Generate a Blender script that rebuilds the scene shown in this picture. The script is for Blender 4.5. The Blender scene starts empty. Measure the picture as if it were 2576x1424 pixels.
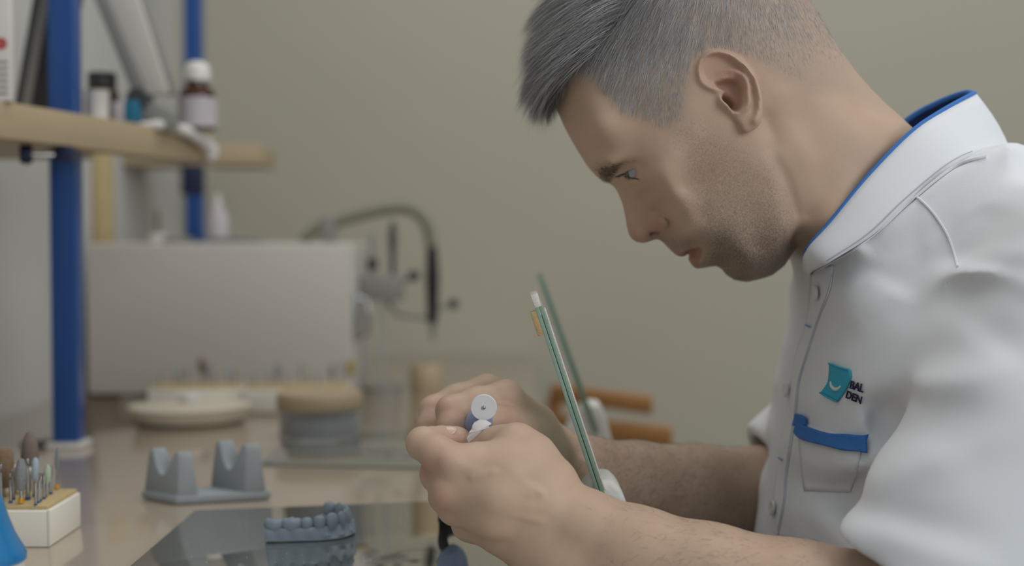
import bpy, bmesh, math, random
import numpy as np
from mathutils import Vector
from mathutils.bvhtree import BVHTree
random.seed(7); RNG = np.random.default_rng(7)

# ------------------------------------------------------------------ camera, world, lights, exposure
FPX, CX, CY, HOR = 3300.0, 1288.0, 712.0, 600.0          # focal length (px), image centre, horizon row
PITCH = math.atan((CY - HOR) / FPX)
T = 0.75                                                  # table top height
ZC = T + 0.234                                            # camera height
sc = bpy.context.scene
COL = sc.collection
cam_d = bpy.data.cameras.new('camera'); cam = bpy.data.objects.new('camera', cam_d); COL.objects.link(cam)
cam.location = (0, 0, ZC); cam.rotation_euler = (math.pi / 2 - PITCH, 0, 0)
cam_d.sensor_width = 36; cam_d.lens = 36 * FPX / 2576; cam_d.clip_start = 0.02
cam_d.dof.use_dof = True; cam_d.dof.focus_distance = 0.905; cam_d.dof.aperture_fstop = 2.9
sc.camera = cam
sc.view_settings.view_transform = 'Standard'; sc.view_settings.look = 'None'
sc.view_settings.gamma = 1.0; sc.view_settings.use_curve_mapping = False
sc.view_settings.exposure = 0.0
world = bpy.data.worlds.new('world'); sc.world = world; world.use_nodes = True
bg = world.node_tree.nodes['Background']
bg.inputs[0].default_value = (0.78, 0.91, 1.0, 1); bg.inputs[1].default_value = 0.37

def area(name, loc, target, size, size_y, power, color):
    d = bpy.data.lights.new(name, 'AREA'); d.shape = 'RECTANGLE'; d.size = size; d.size_y = size_y
    d.energy = power; d.color = color
    o = bpy.data.objects.new(name, d); COL.objects.link(o); o.location = loc
    o.rotation_euler = (Vector(target) - Vector(loc)).to_track_quat('-Z', 'Y').to_euler()
    return o
area('window_light', (1.7, -0.9, 1.95), (0.3, 1.1, 1.0), 1.6, 1.5, 30, (1.0, 0.985, 0.965))
area('ceiling_light', (0.45, 1.35, 2.75), (0.3, 1.35, 0.8), 1.6, 1.6, 19, (1.0, 0.96, 0.91))

# ------------------------------------------------------------------ pixels <-> places
_sp, _cp = math.sin(PITCH), math.cos(PITCH)
def ray(px, py):
    a = (px - CX) / FPX; c = -(py - CY) / FPX
    return a, _cp + c * _sp, -_sp + c * _cp
def W(px, py, Y):                         # the point on that pixel's sight line at distance Y
    a, b, c = ray(px, py); t = Y / b
    return Vector((a * t, Y, ZC + c * t))
def on(px, py, z):                        # the point on that sight line at height z
    a, b, c = ray(px, py); t = (z - ZC) / c
    return Vector((a * t, b * t, z))
def project(p):                           # N x 3 -> N x 2
    p = np.asarray(p, float); y, z = p[..., 1], p[..., 2] - ZC
    dep = y * _cp - z * _sp; up = y * _sp + z * _cp
    return np.stack([CX + FPX * p[..., 0] / dep, CY - FPX * up / dep], -1)

# ------------------------------------------------------------------ objects
def link(name, me, mat=None, parent=None, label=None, cat=None, group=None, kind=None, loc=None):
    o = bpy.data.objects.new(name, me); COL.objects.link(o)
    if mat and me is not None and hasattr(me, 'materials') and not me.materials: me.materials.append(mat)
    if parent: o.parent = parent
    if loc is not None: o.location = loc
    for k, v in (('label', label), ('category', cat), ('group', group), ('kind', kind)):
        if v: o[k] = v
    return o
def thing(name, label, cat, loc=(0, 0, 0), group=None, rotz=0):
    o = link(name, None, None, None, label, cat, group, None, loc); o.rotation_euler.z = rotz
    o.empty_display_size = 0.02
    return o
def mesh_of(name, v, f, smooth=True):
    me = bpy.data.meshes.new(name); me.from_pydata([tuple(map(float, q)) for q in v], [], [tuple(map(int, q)) for q in f])
    if smooth:
        me.polygons.foreach_set('use_smooth', [True] * len(me.polygons))
    me.update(); return me
def from_bm(name, bm, smooth=True, angle=None):
    bmesh.ops.recalc_face_normals(bm, faces=bm.faces)
    me = bpy.data.meshes.new(name); bm.to_mesh(me); bm.free()
    if smooth:
        me.polygons.foreach_set('use_smooth', [True] * len(me.polygons))
        if angle: me.set_sharp_from_angle(angle=math.radians(angle))
    me.update(); return me
def box(name, lo, hi, mat, parent=None, bev=0.0, seg=2, **kw):
    lo, hi = Vector(lo), Vector(hi)
    bm = bmesh.new(); bmesh.ops.create_cube(bm, size=1)
    bmesh.ops.scale(bm, vec=hi - lo, verts=bm.verts); bmesh.ops.translate(bm, vec=(lo + hi) / 2, verts=bm.verts)
    if bev: bmesh.ops.bevel(bm, geom=bm.edges[:], offset=bev, segments=seg, profile=0.5, affect='EDGES')
    return link(name, from_bm(name, bm, bool(bev), 40), mat, parent, **kw)
def prism(name, pts, z0, z1, mat, parent=None, bev=0.0, **kw):      # horizontal outline, extruded upward
    bm = bmesh.new(); vs = [bm.verts.new((p[0], p[1], z0)) for p in pts]
    f = bm.faces.new(vs); r = bmesh.ops.extrude_face_region(bm, geom=[f])
    bmesh.ops.translate(bm, vec=(0, 0, z1 - z0), verts=[e for e in r['geom'] if isinstance(e, bmesh.types.BMVert)])
    if bev: bmesh.ops.bevel(bm, geom=bm.edges[:], offset=bev, segments=2, profile=0.5, affect='EDGES')
    return link(name, from_bm(name, bm, bool(bev), 40), mat, parent, **kw)
def tube_me(name, pts, radii, n=12, caps=True):
    pts = [Vector(p) for p in pts]
    if not hasattr(radii, '__len__'): radii = [radii] * len(pts)
    v, f = [], []; up = None
    for i, p in enumerate(pts):
        t = (pts[min(i + 1, len(pts) - 1)] - pts[max(i - 1, 0)]).normalized()
        if up is None: up = t.orthogonal().normalized()
        up = (up - t * up.dot(t)).normalized(); s = t.cross(up)
        for k in range(n):
            a = 2 * math.pi * k / n; v.append(p + radii[i] * (math.cos(a) * up + math.sin(a) * s))
    for i in range(len(pts) - 1):
        for k in range(n):
            f.append((i * n + k, i * n + (k + 1) % n, (i + 1) * n + (k + 1) % n, (i + 1) * n + k))
    if caps:
        f.append(tuple(range(n - 1, -1, -1))); f.append(tuple((len(pts) - 1) * n + k for k in range(n)))
    me = mesh_of(name, v, f); me.set_sharp_from_angle(angle=math.radians(50)); return me
def tube(name, pts, radii, mat, parent=None, n=12, **kw):
    return link(name, tube_me(name, pts, radii, n), mat, parent, **kw)
def lathe_me(name, prof, n=32, axis=None, origin=(0, 0, 0)):        # prof: (radius, height) pairs
    v, f = [], []
    for r, h in prof:
        for k in range(n):
            a = 2 * math.pi * k / n; v.append(Vector((r * math.cos(a), r * math.sin(a), h)))
    m = len(prof)
    for i in range(m - 1):
        for k in range(n):
            f.append((i * n + k, i * n + (k + 1) % n, (i + 1) * n + (k + 1) % n, (i + 1) * n + k))
    f.append(tuple(range(n - 1, -1, -1))); f.append(tuple((m - 1) * n + k for k in range(n)))
    if axis is not None:
        q = Vector((0, 0, 1)).rotation_difference(Vector(axis)); v = [q @ p for p in v]
    o = Vector(origin); v = [p + o for p in v]
    me = mesh_of(name, v, f); me.set_sharp_from_angle(angle=math.radians(38)); return me
def lathe(name, prof, mat, parent=None, n=32, axis=None, origin=(0, 0, 0), **kw):
    return link(name, lathe_me(name, prof, n, axis, origin), mat, parent, **kw)
def smooth_path(pts, per=8):                                        # Catmull-Rom
    P = [np.asarray(p, float) for p in pts]; out = []
    for i in range(len(P) - 1):
        a, b, c, d = P[max(i - 1, 0)], P[i], P[i + 1], P[min(i + 2, len(P) - 1)]
        for k in range(per):
            t = k / per
            out.append(0.5 * (2 * b + (c - a) * t + (2 * a - 5 * b + 4 * c - d) * t * t + (3 * b - a - 3 * c + d) * t ** 3))
    out.append(P[-1]); return np.array(out)

# ------------------------------------------------------------------ materials
def srgb(c):
    return tuple(((x / 255) / 12.92 if x / 255 <= 0.04045 else ((x / 255 + 0.055) / 1.055) ** 2.4) for x in c)
def N(nt, kind, **kw):
    n = nt.nodes.new(kind)
    for k, v in kw.items():
        if k in n.inputs: n.inputs[k].default_value = v
        else: setattr(n, k, v)
    return n
def mat(name, col, rough=0.5, var=0.06, scale=30, bump=0.0, bscale=400, metal=0.0, coat=0.0, spec=0.5, stretch=(1, 1, 1), trans=0.0, ior=1.45, alpha=1.0, sheen=0.0, sss=0.0, coat_rough=0.05):
    m = bpy.data.materials.new(name); m.use_nodes = True; nt = m.node_tree; b = nt.nodes['Principled BSDF']
    col = srgb(col) if max(col) > 1 else col
    tc = N(nt, 'ShaderNodeTexCoord'); mp = N(nt, 'ShaderNodeMapping'); mp.inputs['Scale'].default_value = stretch
    nt.links.new(tc.outputs['Object'], mp.inputs['Vector'])
    no = N(nt, 'ShaderNodeTexNoise', Scale=scale, Detail=4.0); nt.links.new(mp.outputs[0], no.inputs['Vector'])
    mx = N(nt, 'ShaderNodeMix', data_type='RGBA')
    mx.inputs[6].default_value = (*[c * (1 - var) for c in col], 1); mx.inputs[7].default_value = (*[min(1, c * (1 + var)) for c in col], 1)
    nt.links.new(no.outputs['Fac'], mx.inputs[0]); nt.links.new(mx.outputs[2], b.inputs['Base Color'])
    b.inputs['Roughness'].default_value = rough; b.inputs['Metallic'].default_value = metal
    b.inputs['Coat Weight'].default_value = coat; b.inputs['Coat Roughness'].default_value = coat_rough
    b.inputs['Specular IOR Level'].default_value = spec; b.inputs['Transmission Weight'].default_value = trans
    b.inputs['IOR'].default_value = ior; b.inputs['Alpha'].default_value = alpha; b.inputs['Sheen Weight'].default_value = sheen
    if sss:
        b.inputs['Subsurface Weight'].default_value = sss; b.inputs['Subsurface Radius'].default_value = (1, .35, .2); b.inputs['Subsurface Scale'].default_value = 0.004
    if bump:
        n2 = N(nt, 'ShaderNodeTexNoise', Scale=bscale, Detail=3.0); nt.links.new(mp.outputs[0], n2.inputs['Vector'])
        bp = N(nt, 'ShaderNodeBump', Strength=bump, Distance=0.001); nt.links.new(n2.outputs['Fac'], bp.inputs['Height'])
        nt.links.new(bp.outputs[0], b.inputs['Normal'])
    return m
def attr_ramp(m, attr, lo, hi, link_rough=None):            # base colour by a per-vertex value
    nt = m.node_tree; b = nt.nodes['Principled BSDF']
    a = N(nt, 'ShaderNodeAttribute', attribute_name=attr)
    mx = N(nt, 'ShaderNodeMix', data_type='RGBA'); mx.inputs[6].default_value = (*lo, 1); mx.inputs[7].default_value = (*hi, 1)
    nt.links.new(a.outputs['Fac'], mx.inputs[0]); nt.links.new(mx.outputs[2], b.inputs['Base Color'])

M = {}
M['wall'] = mat('beige_plaster', (174, 170, 154), 0.85, 0.03, 3, 0.08, 300)
M['wall_white'] = mat('white_wall_paint', (190, 189, 185), 0.8, 0.02, 4)
M['floor'] = mat('grey_vinyl_floor', (120, 116, 108), 0.6, 0.1, 12)
M['wood'] = mat('pale_laminate_table', (174, 158, 138), 0.3, 0.06, 14, 0.02, 60, coat=0.9, stretch=(1, 9, 1), coat_rough=0.06)
M['shelfwood'] = mat('beech_shelf_board', (174, 155, 126), 0.45, 0.10, 10, 0.03, 80, stretch=(3, 1, 12))
M['brownwood'] = mat('orange_brown_wood', (172, 124, 76), 0.5, 0.18, 12, 0.04, 90, stretch=(2, 8, 8))
M['blue'] = mat('blue_powder_coat', (24, 74, 142), 0.35, 0.05, 20, 0.02, 500, coat=0.3)
M['darkblue'] = mat('dark_blue_plastic', (28, 36, 66), 0.45, 0.1, 30)
M['white'] = mat('white_plastic', (214, 211, 206), 0.4, 0.02, 15)
M['enamel'] = mat('white_enamelled_steel', (192, 187, 180), 0.55, 0.03, 5)
M['grey'] = mat('mid_grey_plastic', (134, 133, 128), 0.5, 0.06, 20)
M['darkgrey'] = mat('dark_grey_plastic', (66, 66, 66), 0.5, 0.1, 20)
M['black'] = mat('black_rubber', (26, 28, 28), 0.5, 0.1, 40)
M['metal'] = mat('brushed_steel', (170, 170, 172), 0.25, 0.08, 60, metal=1.0)
M['resin'] = mat('matte_grey_print_resin', (154, 160, 164), 0.6, 0.05, 60, 0.25, 900)
M['resin2'] = mat('blue_grey_model_resin', (128, 140, 152), 0.5, 0.05, 90, 0.3, 1200)
M['mirror'] = mat('smoked_mirror_glass', (206, 205, 196), 0.05, 0.03, 10, metal=0.95)
M['sheet'] = mat('clear_grey_sheet', (122, 122, 114), 0.12, 0.05, 10, coat=0.8)
M['foam'] = mat('tan_foam_insert', (186, 166, 122), 0.9, 0.10, 90, 0.6, 500)
M['card'] = mat('white_plastic_case', (226, 222, 212), 0.35, 0.02, 30)
M['amber'] = mat('amber_glass', (70, 36, 14), 0.08, 0.05, 20, coat=0.6)
M['label'] = mat('lilac_white_label', (186, 178, 182), 0.6, 0.12, 40)
M['cloth'] = mat('white_paper_towel', (214, 210, 206), 0.9, 0.04, 40, 0.3, 200)
M['cream'] = mat('cream_plaster_dish', (206, 196, 178), 0.5, 0.05, 25)
M['clear'] = mat('clear_plastic', (220, 222, 224), 0.08, 0.02, 10, trans=0.75, ior=1.3)
M['glass'] = mat('clear_shield_glass', (214, 238, 228), 0.03, 0.02, 10, trans=0.95, ior=1.5)
M['edge'] = mat('green_glass_edge', (132, 158, 140), 0.2, 0.2, 50, stretch=(1, 1, .15), coat=0.5)
M['frost'] = mat('frosted_edge_strip', (222, 216, 208), 0.8, 0.12, 300, 0.8, 900)
M['plaster'] = mat('white_plaster_foot', (220, 218, 212), 0.7, 0.05, 60, 0.4, 250)
M['cork'] = mat('cork_pad', (186, 156, 112), 0.9, 0.3, 400, 0.8, 900)
M['teal'] = mat('teal_card', (30, 110, 140), 0.5, 0.05, 20)
M['green'] = mat('pale_green_plastic', (120, 176, 130), 0.5, 0.05, 20)
M['stone_brown'] = mat('brown_abrasive_stone', (120, 104, 98), 0.85, 0.12, 300, 0.5, 1200)
M['stone_green'] = mat('pale_green_stone', (170, 186, 160), 0.85, 0.08, 200, 0.4, 900)
M['stone_blue'] = mat('pale_blue_stone', (166, 180, 194), 0.85, 0.08, 200, 0.4, 900)
M['bristle'] = mat('tan_bristle', (128, 106, 84), 0.9, 0.3, 400, 1.0, 700)
M['carbide'] = mat('cross_cut_carbide', (150, 152, 156), 0.45, 0.3, 900, 1.0, 1600, metal=0.7)
M['gold'] = mat('gold_band', (220, 160, 40), 0.35, 0.1, 40, metal=0.4)
M['skyblue'] = mat('glossy_sky_blue_plastic', (32, 116, 172), 0.25, 0.04, 10, coat=0.5)
M['handpiece'] = mat('periwinkle_handpiece', (146, 166, 208), 0.4, 0.05, 30)
M['yellowtag'] = mat('yellow_green_tag', (170, 150, 50), 0.5, 0.2, 40)

# ------------------------------------------------------------------ the room
def S(o): o['kind'] = 'structure'; return o
XL, YB = -0.665, 2.62
S(box('wall_back', (XL, YB, 0), (3.2, YB + 0.1, 2.9), M['wall']))
S(box('wall_left', (XL - 0.1, -1.2, 0), (XL, YB + 0.1, 2.9), M['wall_white']))
S(box('floor', (XL - 0.1, -1.2, -0.05), (3.2, YB + 0.1, 0), M['floor']))

# work table: laminate top, steel legs, front apron
tb = thing('work_table', 'pale wood laminate work table carrying the tools and dental model', 'table', (-0.28, 1.4, 0))
def rel(par, lo, hi): q = par.location; return (Vector(lo) - q, Vector(hi) - q)
prism('table_top', [(x + 0.28, y - 1.4) for x, y in ((XL + 0.004, 0.12), (0.115, 0.12), (0.115, 1.6), (0.04, 1.6), (0.04, YB - 0.005), (XL + 0.004, YB - 0.005))], T - 0.03, T, M['wood'], tb, 0.004)
for x in (-0.62, 0.005):
    for y in (0.2, 2.5):
        lo, hi = rel(tb, (x - 0.025, y - 0.025, 0), (x + 0.025, y + 0.025, T - 0.03)); box('leg', lo, hi, M['grey'], tb, 0.004)
lo, hi = rel(tb, (0.0, 0.2, T - 0.11), (0.015, 2.5, T - 0.03)); box('apron', lo, hi, M['shelfwood'], tb, 0.002)

# tinted mirror plates lying on the table
c0 = on(490, 1293, T); c1 = on(1090, 1270, T); sl = (c1.y - c0.y) / (c1.x - c0.x)
prism('glass_plate', [(c0.x, 0.55), (0.10, 0.55), (0.10, c0.y + sl * (0.10 - c0.x)), (c0.x, c0.y)], T + 0.0002, T + 0.0032, M['mirror'], None, 0.0006,
      label='dark reflective glass plate under the grey dental model and hands', cat='glass plate')
a0, a1, a2, a3 = on(655, 1172, T), on(1150, 1182, T), on(1150, 1088, T), on(740, 1088, T)
prism('plastic_sheet', [a0[:2], a1[:2], a2[:2], a3[:2]], T + 0.0002, T + 0.002, M['sheet'], None, 0.0004,
      label='clear grey plastic sheet on the table behind the hands', cat='sheet')

# white grinding dust scattered on the plate
v, f = [], []
for i in range(90):
    x, y = random.uniform(-0.25, 0.0), random.uniform(0.9, 1.1); r = random.uniform(.00012, .00034); a0_ = random.uniform(0, 6); b_ = len(v)
    for k_ in range(5): v.append((x + r * random.uniform(.6, 1.8) * math.cos(a0_ + k_ * 1.256), y + r * math.sin(a0_ + k_ * 1.256), T + 0.0033))
    v.append((x, y, T + 0.0033 + r * .25)); f += [(b_ + k_, b_ + (k_ + 1) % 5, b_ + 5) for k_ in range(5)]
link('grinding_dust', mesh_of('grinding_dust', v, f), M['plaster'], None, 'fine white grinding dust scattered over the dark glass plate', 'dust', None, 'stuff')

# ---------------- rack: two blue posts, boards
p = on(164, 1127, T); px0, py0 = p.x, p.y + 0.014
q = thing('rack_post', 'nearer blue square steel post standing on the table through the shelf', 'post', (px0, py0, T), 'blue rack posts')
box('tube', (-0.0145, -0.0145, 0.006), (0.0145, 0.0145, 1.1), M['blue'], q, 0.002)
box('foot_plate', (-0.02, -0.02, 0.0), (0.02, 0.02, 0.006), M['white'], q, 0.001)
prism('base_disc', [(-0.028 + 0.03 * math.cos(a * math.pi / 12), 0.008 + 0.022 * math.sin(a * math.pi / 12)) for a in range(24)], 0.0, 0.003, M['darkgrey'], q)
x2 = W(491, 500, 2.26).x
q2 = thing('rack_post', 'farther blue steel post rising behind the white cabinet', 'post', (x2, 2.26, T), 'blue rack posts')
box('tube', (-0.0145, -0.0145, 0.004), (0.0145, 0.0145, 1.3), M['blue'], q2, 0.002)
box('foot_plate', (-0.02, -0.02, 0.0), (0.02, 0.02, 0.004), M['white'], q2, 0.001)

ZS = W(160, 375, 1.42).z; TH = 0.036
A, B, C_ = on(0, 347, ZS), on(402, 396, ZS), on(537, 410, ZS)
d = (A - B).normalized(); A2 = A + d * 0.35
n_x0, n_x1, n_y1 = px0 - 0.0155, px0 + 0.0155, py0 + 0.0155
sh = thing('shelf_board', 'thick beech shelf board held by the blue post, bottles standing on it', 'shelf', (px0, py0, ZS))
poly = [A2[:2], A[:2], B[:2], C_[:2], (C_.x - 0.05, C_.y + 0.03), (n_x1 + 0.02, py0 + 0.03), (n_x1, py0 + 0.03), (n_x1, py0 - 0.0155), (n_x0, py0 - 0.0155), (n_x0, py0 + 0.14), (XL + 0.006, py0 + 0.14), (XL + 0.006, A2.y)]
prism('board', [(x - px0, y - py0) for x, y in poly], 0, TH, M['shelfwood'], sh, 0.0015)
k = W(95, 388, 1.36) - sh.location
tube('clamp_screw', [k + Vector((0.02, 0.02, -0.0)), k + Vector((-0.012, 0, 0))], 0.003, M['metal'], sh)
lathe('clamp_knob', [(0.0, -0.006), (0.009, -0.006), (0.011, 0), (0.009, 0.006), (0, 0.006)], M['darkblue'], sh, 16, (1, 0.3, 0), k - Vector((0.012, 0, 0)))
box('bracket', (k.x + 0.012, k.y + 0.012, -0.016), (k.x + 0.03, k.y + 0.03, 0), M['darkblue'], sh, 0.001)
# second board on the far post
zb = W(600, 415, 2.24).z
b0, b1 = W(420, 415, 2.24), W(655, 415, 2.24)
b2 = thing('shelf_board', 'short rear shelf board fixed to the farther blue post', 'shelf', (x2, 2.26, zb))
prism('board', [(b0.x - 0.1 - x2, -0.02), (b0.x - x2, -0.02), (b1.x - x2, -0.02), (b1.x - x2, 0.12), (0.016, 0.12), (0.016, -0.016), (-0.016, -0.016), (-0.016, 0.12), (b0.x - 0.1 - x2, 0.12)], 0, TH * 0.95, M['shelfwood'], b2, 0.0015)
box('bracket', (-0.02, -0.018, -0.05), (0.02, -0.0155, 0), M['darkblue'], b2, 0.0005)

# ---------------- things on the shelf
ZT = ZS + TH
def onshelf(px, Y): return W(px, 300, Y).x
# white printed carton at the left edge
x0 = onshelf(26, 1.27)
ct = thing('carton', 'white printed carton at the left end of the shelf', 'carton', (x0 - 0.03, 1.295, ZT))
box('body', (-0.03, -0.025, 0), (0.03, -0.013, 0.16), M['white'], ct, 0.001)
lathe('red_mark', [(0, 0), (0.006, 0), (0.006, 0.0004), (0, 0.0004)], mat('red_print', (176, 84, 80), 0.6), ct, 16, (0, -1, 0), (0.022, -0.025, 0.055))
box('blue_mark', (-0.02, -0.0254, 0.05), (0.008, -0.025, 0.058), M['teal'], ct)
for i in range(6): box('print_line', (0.002, -0.0254, 0.006 + i * 0.006), (0.028, -0.025, 0.0085 + i * 0.006), M['grey'], ct)
# slanted dark panels left of the post
YP = py0 + 0.03
q = thing('leaning_slab', 'dark grey slanted slab leaning behind the near blue post', 'slab', (onshelf(80, YP), YP, ZT))
for nm, x0, x1, mt, dy in (('plate', 28, 150, 'darkgrey', 0.0), ('rim', 52, 74, 'grey', -0.006)):
    a, b = W(x0, 268, YP), W(x1, 268, YP); s = W(x0 + 62, -90, YP).x - a.x
    bm = bmesh.new(); P = []
    for yy in (YP + dy, YP + 0.006 + dy):
        for X, Z in ((a.x, ZT), (b.x, ZT), (b.x + s, ZT + 0.16), (a.x + s, ZT + 0.16)): P.append(bm.verts.new(Vector((X, yy, Z)) - q.location))
    for f in ((0, 1, 2, 3), (7, 6, 5, 4), (0, 4, 5, 1), (1, 5, 6, 2), (2, 6, 7, 3), (3, 7, 4, 0)): bm.faces.new([P[i] for i in f])
    link(nm, from_bm(nm, bm, False), M[mt], q)
# tilted grey arm with hinge, right of the post
YA = 1.56
q = thing('lamp_arm', 'tilted grey arm with dark hinge standing on the shelf by the amber bottle', 'arm', (onshelf(370, YA), YA, ZT))
def slab(nm, pts, y0, y1, mt, par):
    bm = bmesh.new(); n = len(pts)
    f = [bm.verts.new(W(x, y, y0) - par.location) for x, y in pts]; g = [bm.verts.new(W(x, y, y0) + Vector((0, y1 - y0, 0)) - par.location) for x, y in pts]
    bm.faces.new(f); bm.faces.new(g[::-1])
    for i in range(n): bm.faces.new((f[i], g[i], g[(i + 1) % n], f[(i + 1) % n]))
    bmesh.ops.bevel(bm, geom=bm.edges[:], offset=0.0012, segments=2, profile=0.5, affect='EDGES')
    return link(nm, from_bm(nm, bm, True, 40), M[mt], par)
slab('front_rail', [(222, -40), (256, -40), (372, 236), (338, 246)], YA - 0.004, YA + 0.02, 'grey', q)
slab('panel', [(250, -40), (335, -40), (422, 232), (366, 240)], YA, YA + 0.015, 'enamel', q)
slab('rear_rail', [(318, -40), (350, -40), (440, 236), (420, 240)], YA + 0.016, YA + 0.03, 'grey', q)
lathe('hinge', [(0.0, -0.016), (0.012, -0.016), (0.012, 0.016), (0, 0.016)], M['darkgrey'], q, 20, (0, 1, 0), W(352, 250, YA) - q.location)
slab('lower_arm', [(322, 240), (366, 250), (440, 285), (440, 325), (352, 325)], YA - 0.002, YA + 0.018, 'grey', q)
# cup, dark bottle, small packets
q = thing('cup', 'small white plastic cup right beside the near blue post', 'cup', (onshelf(246, 1.5), 1.5, ZT))
lathe('body', [(0.0, 0), (0.0118, 0), (0.013, 0.034), (0.0145, 0.036), (0.0125, 0.036), (0.011, 0.004), (0, 0.004)], M['white'], q)
q = thing('dark_jar', 'dark brown jar behind the white plastic cup', 'jar', (onshelf(258, 1.6), 1.6, ZT))
lathe('body', [(0, 0), (0.02, 0), (0.02, 0.045), (0.015, 0.05), (0, 0.05)], M['amber'], q); lathe('lid', [(0, 0.05), (0.017, 0.05), (0.017, 0.068), (0, 0.068)], M['darkgrey'], q)
lathe('label', [(0.0202, 0.012), (0.0204, 0.012), (0.0204, 0.038), (0.0202, 0.038)], M['stone_brown'], q)
x0, x1 = onshelf(282, 1.53), onshelf(312, 1.53); box('packet', (x0, 1.53, ZT), (x1, 1.55, ZT + 0.026), M['label'], None, 0.001, label='pale lilac packet standing between white cup and teal packet', cat='packet')
x0, x1 = onshelf(314, 1.53), onshelf(345, 1.53); box('packet', (x0, 1.53, ZT), (x1, 1.55, ZT + 0.028), M['teal'], None, 0.001, label='small teal packet standing under the grey arm', cat='packet')
# amber bottle with white cap
YC = 1.63
q = thing('amber_bottle', 'amber glass bottle with white cap and pale label at the shelf end', 'bottle', (onshelf(497, YC), YC, ZT))
lathe('glass', [(0, 0), (0.021, 0), (0.0235, 0.003), (0.0235, 0.042), (0.02, 0.052), (0.013, 0.056), (0.013, 0.062), (0, 0.062)], M['amber'], q)
lathe('label', [(0.0236, 0.005), (0.0239, 0.005), (0.0239, 0.041), (0.0236, 0.041)], M['label'], q)
lathe('cap', [(0, 0.062), (0.016, 0.062), (0.0165, 0.074), (0.013, 0.083), (0.008, 0.086), (0, 0.086)], M['white'], q)
# paper towel draped over the shelf end
pth = smooth_path([W(345, 316, 1.545), W(400, 314, 1.558), W(450, 324, 1.588), W(490, 341, 1.618), W(520, 362, 1.642), W(534, 384, 1.650), W(526, 402, 1.645)], 5)
rad_ = np.interp(np.linspace(0, 1, len(pth)), [0, .2, .45, .7, .85, 1], [.003, .006, .0075, .0085, .008, .004]) * (1 + .12 * np.sin(np.arange(len(pth)) * 1.7))
tube('paper_towel', pth, [float(q) for q in rad_], M['cloth'], None, 14, label='crumpled white paper towel hanging over the shelf end', cat='paper towel')
# clear tag behind
gx = W(405, 115, 1.9); q = link('green_tube', lathe_me('green_tube', [(0, 0), (0.008, 0), (0.008, 0.02), (0.009, 0.02), (0.009, 0.04), (0.004, 0.055), (0, 0.056)], 16), M['green'], None, 'pale green tube on the rear shelf behind the grey arm', 'tube', loc=(b0.x + 0.006, 2.29, zb + TH * 0.95))

# ---------------- white cabinet and the things round it
cf = on(550, 1000, T).y; xa, xb = W(216, 800, cf).x, W(886, 800, cf).x
zt = W(550, 612, cf).z
cb = thing('dust_cabinet', 'large white enamelled cabinet box standing at the back of the table', 'cabinet', ((xa + xb) / 2, cf + 0.12, T))
hx = (xb - xa) / 2
box('body', (-hx, -0.118, 0.004), (hx, 0.12, zt - T), M['enamel'], cb, 0.005, 3)
box('front_panel', (-hx + 0.002, -0.1215, 0.006), (hx - 0.012, -0.118, zt - T - 0.003), M['enamel'], cb, 0.0012)
for sx in (-1, 1):
    for sy in (-1, 1): lathe('rubber_foot', [(0, 0), (0.01, 0), (0.01, 0.004), (0, 0.004)], M['black'], cb, 12, None, (sx * (hx - 0.03), sy * 0.09, 0))
lx = hx; lz = W(900, 800, cf).z - T
hd = box('latch', (lx, -0.11, lz - 0.035), (lx + 0.008, -0.085, lz + 0.035), M['metal'], cb, 0.002)
tube('handle', [(lx + 0.006, -0.1, lz - 0.03), (lx + 0.02, -0.1, lz - 0.024), (lx + 0.022, -0.1, lz), (lx + 0.02, -0.1, lz + 0.024), (lx + 0.006, -0.1, lz + 0.03)], 0.004, M['metal'], cb)
tz = W(885, 925, cf).z - T
box('tag', (lx - 0.006, -0.1222, tz - 0.010), (lx + 0.003, -0.117, tz + 0.010), M['yellowtag'], cb, 0.0005)
# things on top of the cabinet
def ontop(px): return W(px, 600, cf + 0.03).x
q = thing('swab_pot', 'tiny white pot with a swab stick on the cabinet top', 'pot', (ontop(388), cf + 0.05, zt))
lathe('pot', [(0, 0), (0.012, 0), (0.014, 0.012), (0.012, 0.014), (0, 0.014)], M['white'], q, 20); lathe('swab', [(0, 0.013), (0.003, 0.014), (0.0035, 0.04), (0.002, 0.05), (0, 0.05)], M['stone_brown'], q, 10)
box('grey_tray', (ontop(410), cf + 0.03, zt), (ontop(466), cf + 0.09, zt + 0.009), M['grey'], None, 0.002, label='flat grey tray on cabinet top left of the far post', cat='tray')
box('grey_tray', (ontop(520), cf + 0.03, zt), (ontop(640), cf + 0.09, zt + 0.009), M['grey'], None, 0.002, label='longer flat grey tray on cabinet top right of the far post', cat='tray')
q = thing('spray_bottle', 'pale translucent bottle standing on the long grey tray behind the far post', 'bottle', (ontop(537), cf + 0.06, zt + 0.009))
lathe('body', [(0, 0), (0.016, 0), (0.016, 0.03), (0.008, 0.045), (0.006, 0.05), (0, 0.05)], M['label'], q); lathe('nozzle', [(0, 0.05), (0.005, 0.05), (0.003, 0.065), (0, 0.066)], M['white'], q, 12)
# wall items behind: vertical cable duct on the left wall
box('cable_duct', (XL + 0.001, 2.08, T + 0.003), (XL + 0.02, 2.13, ZS + 0.05), M['foam'], None, 0.002, label='tan cable duct running up the left wall behind the posts', cat='cable duct')
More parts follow.
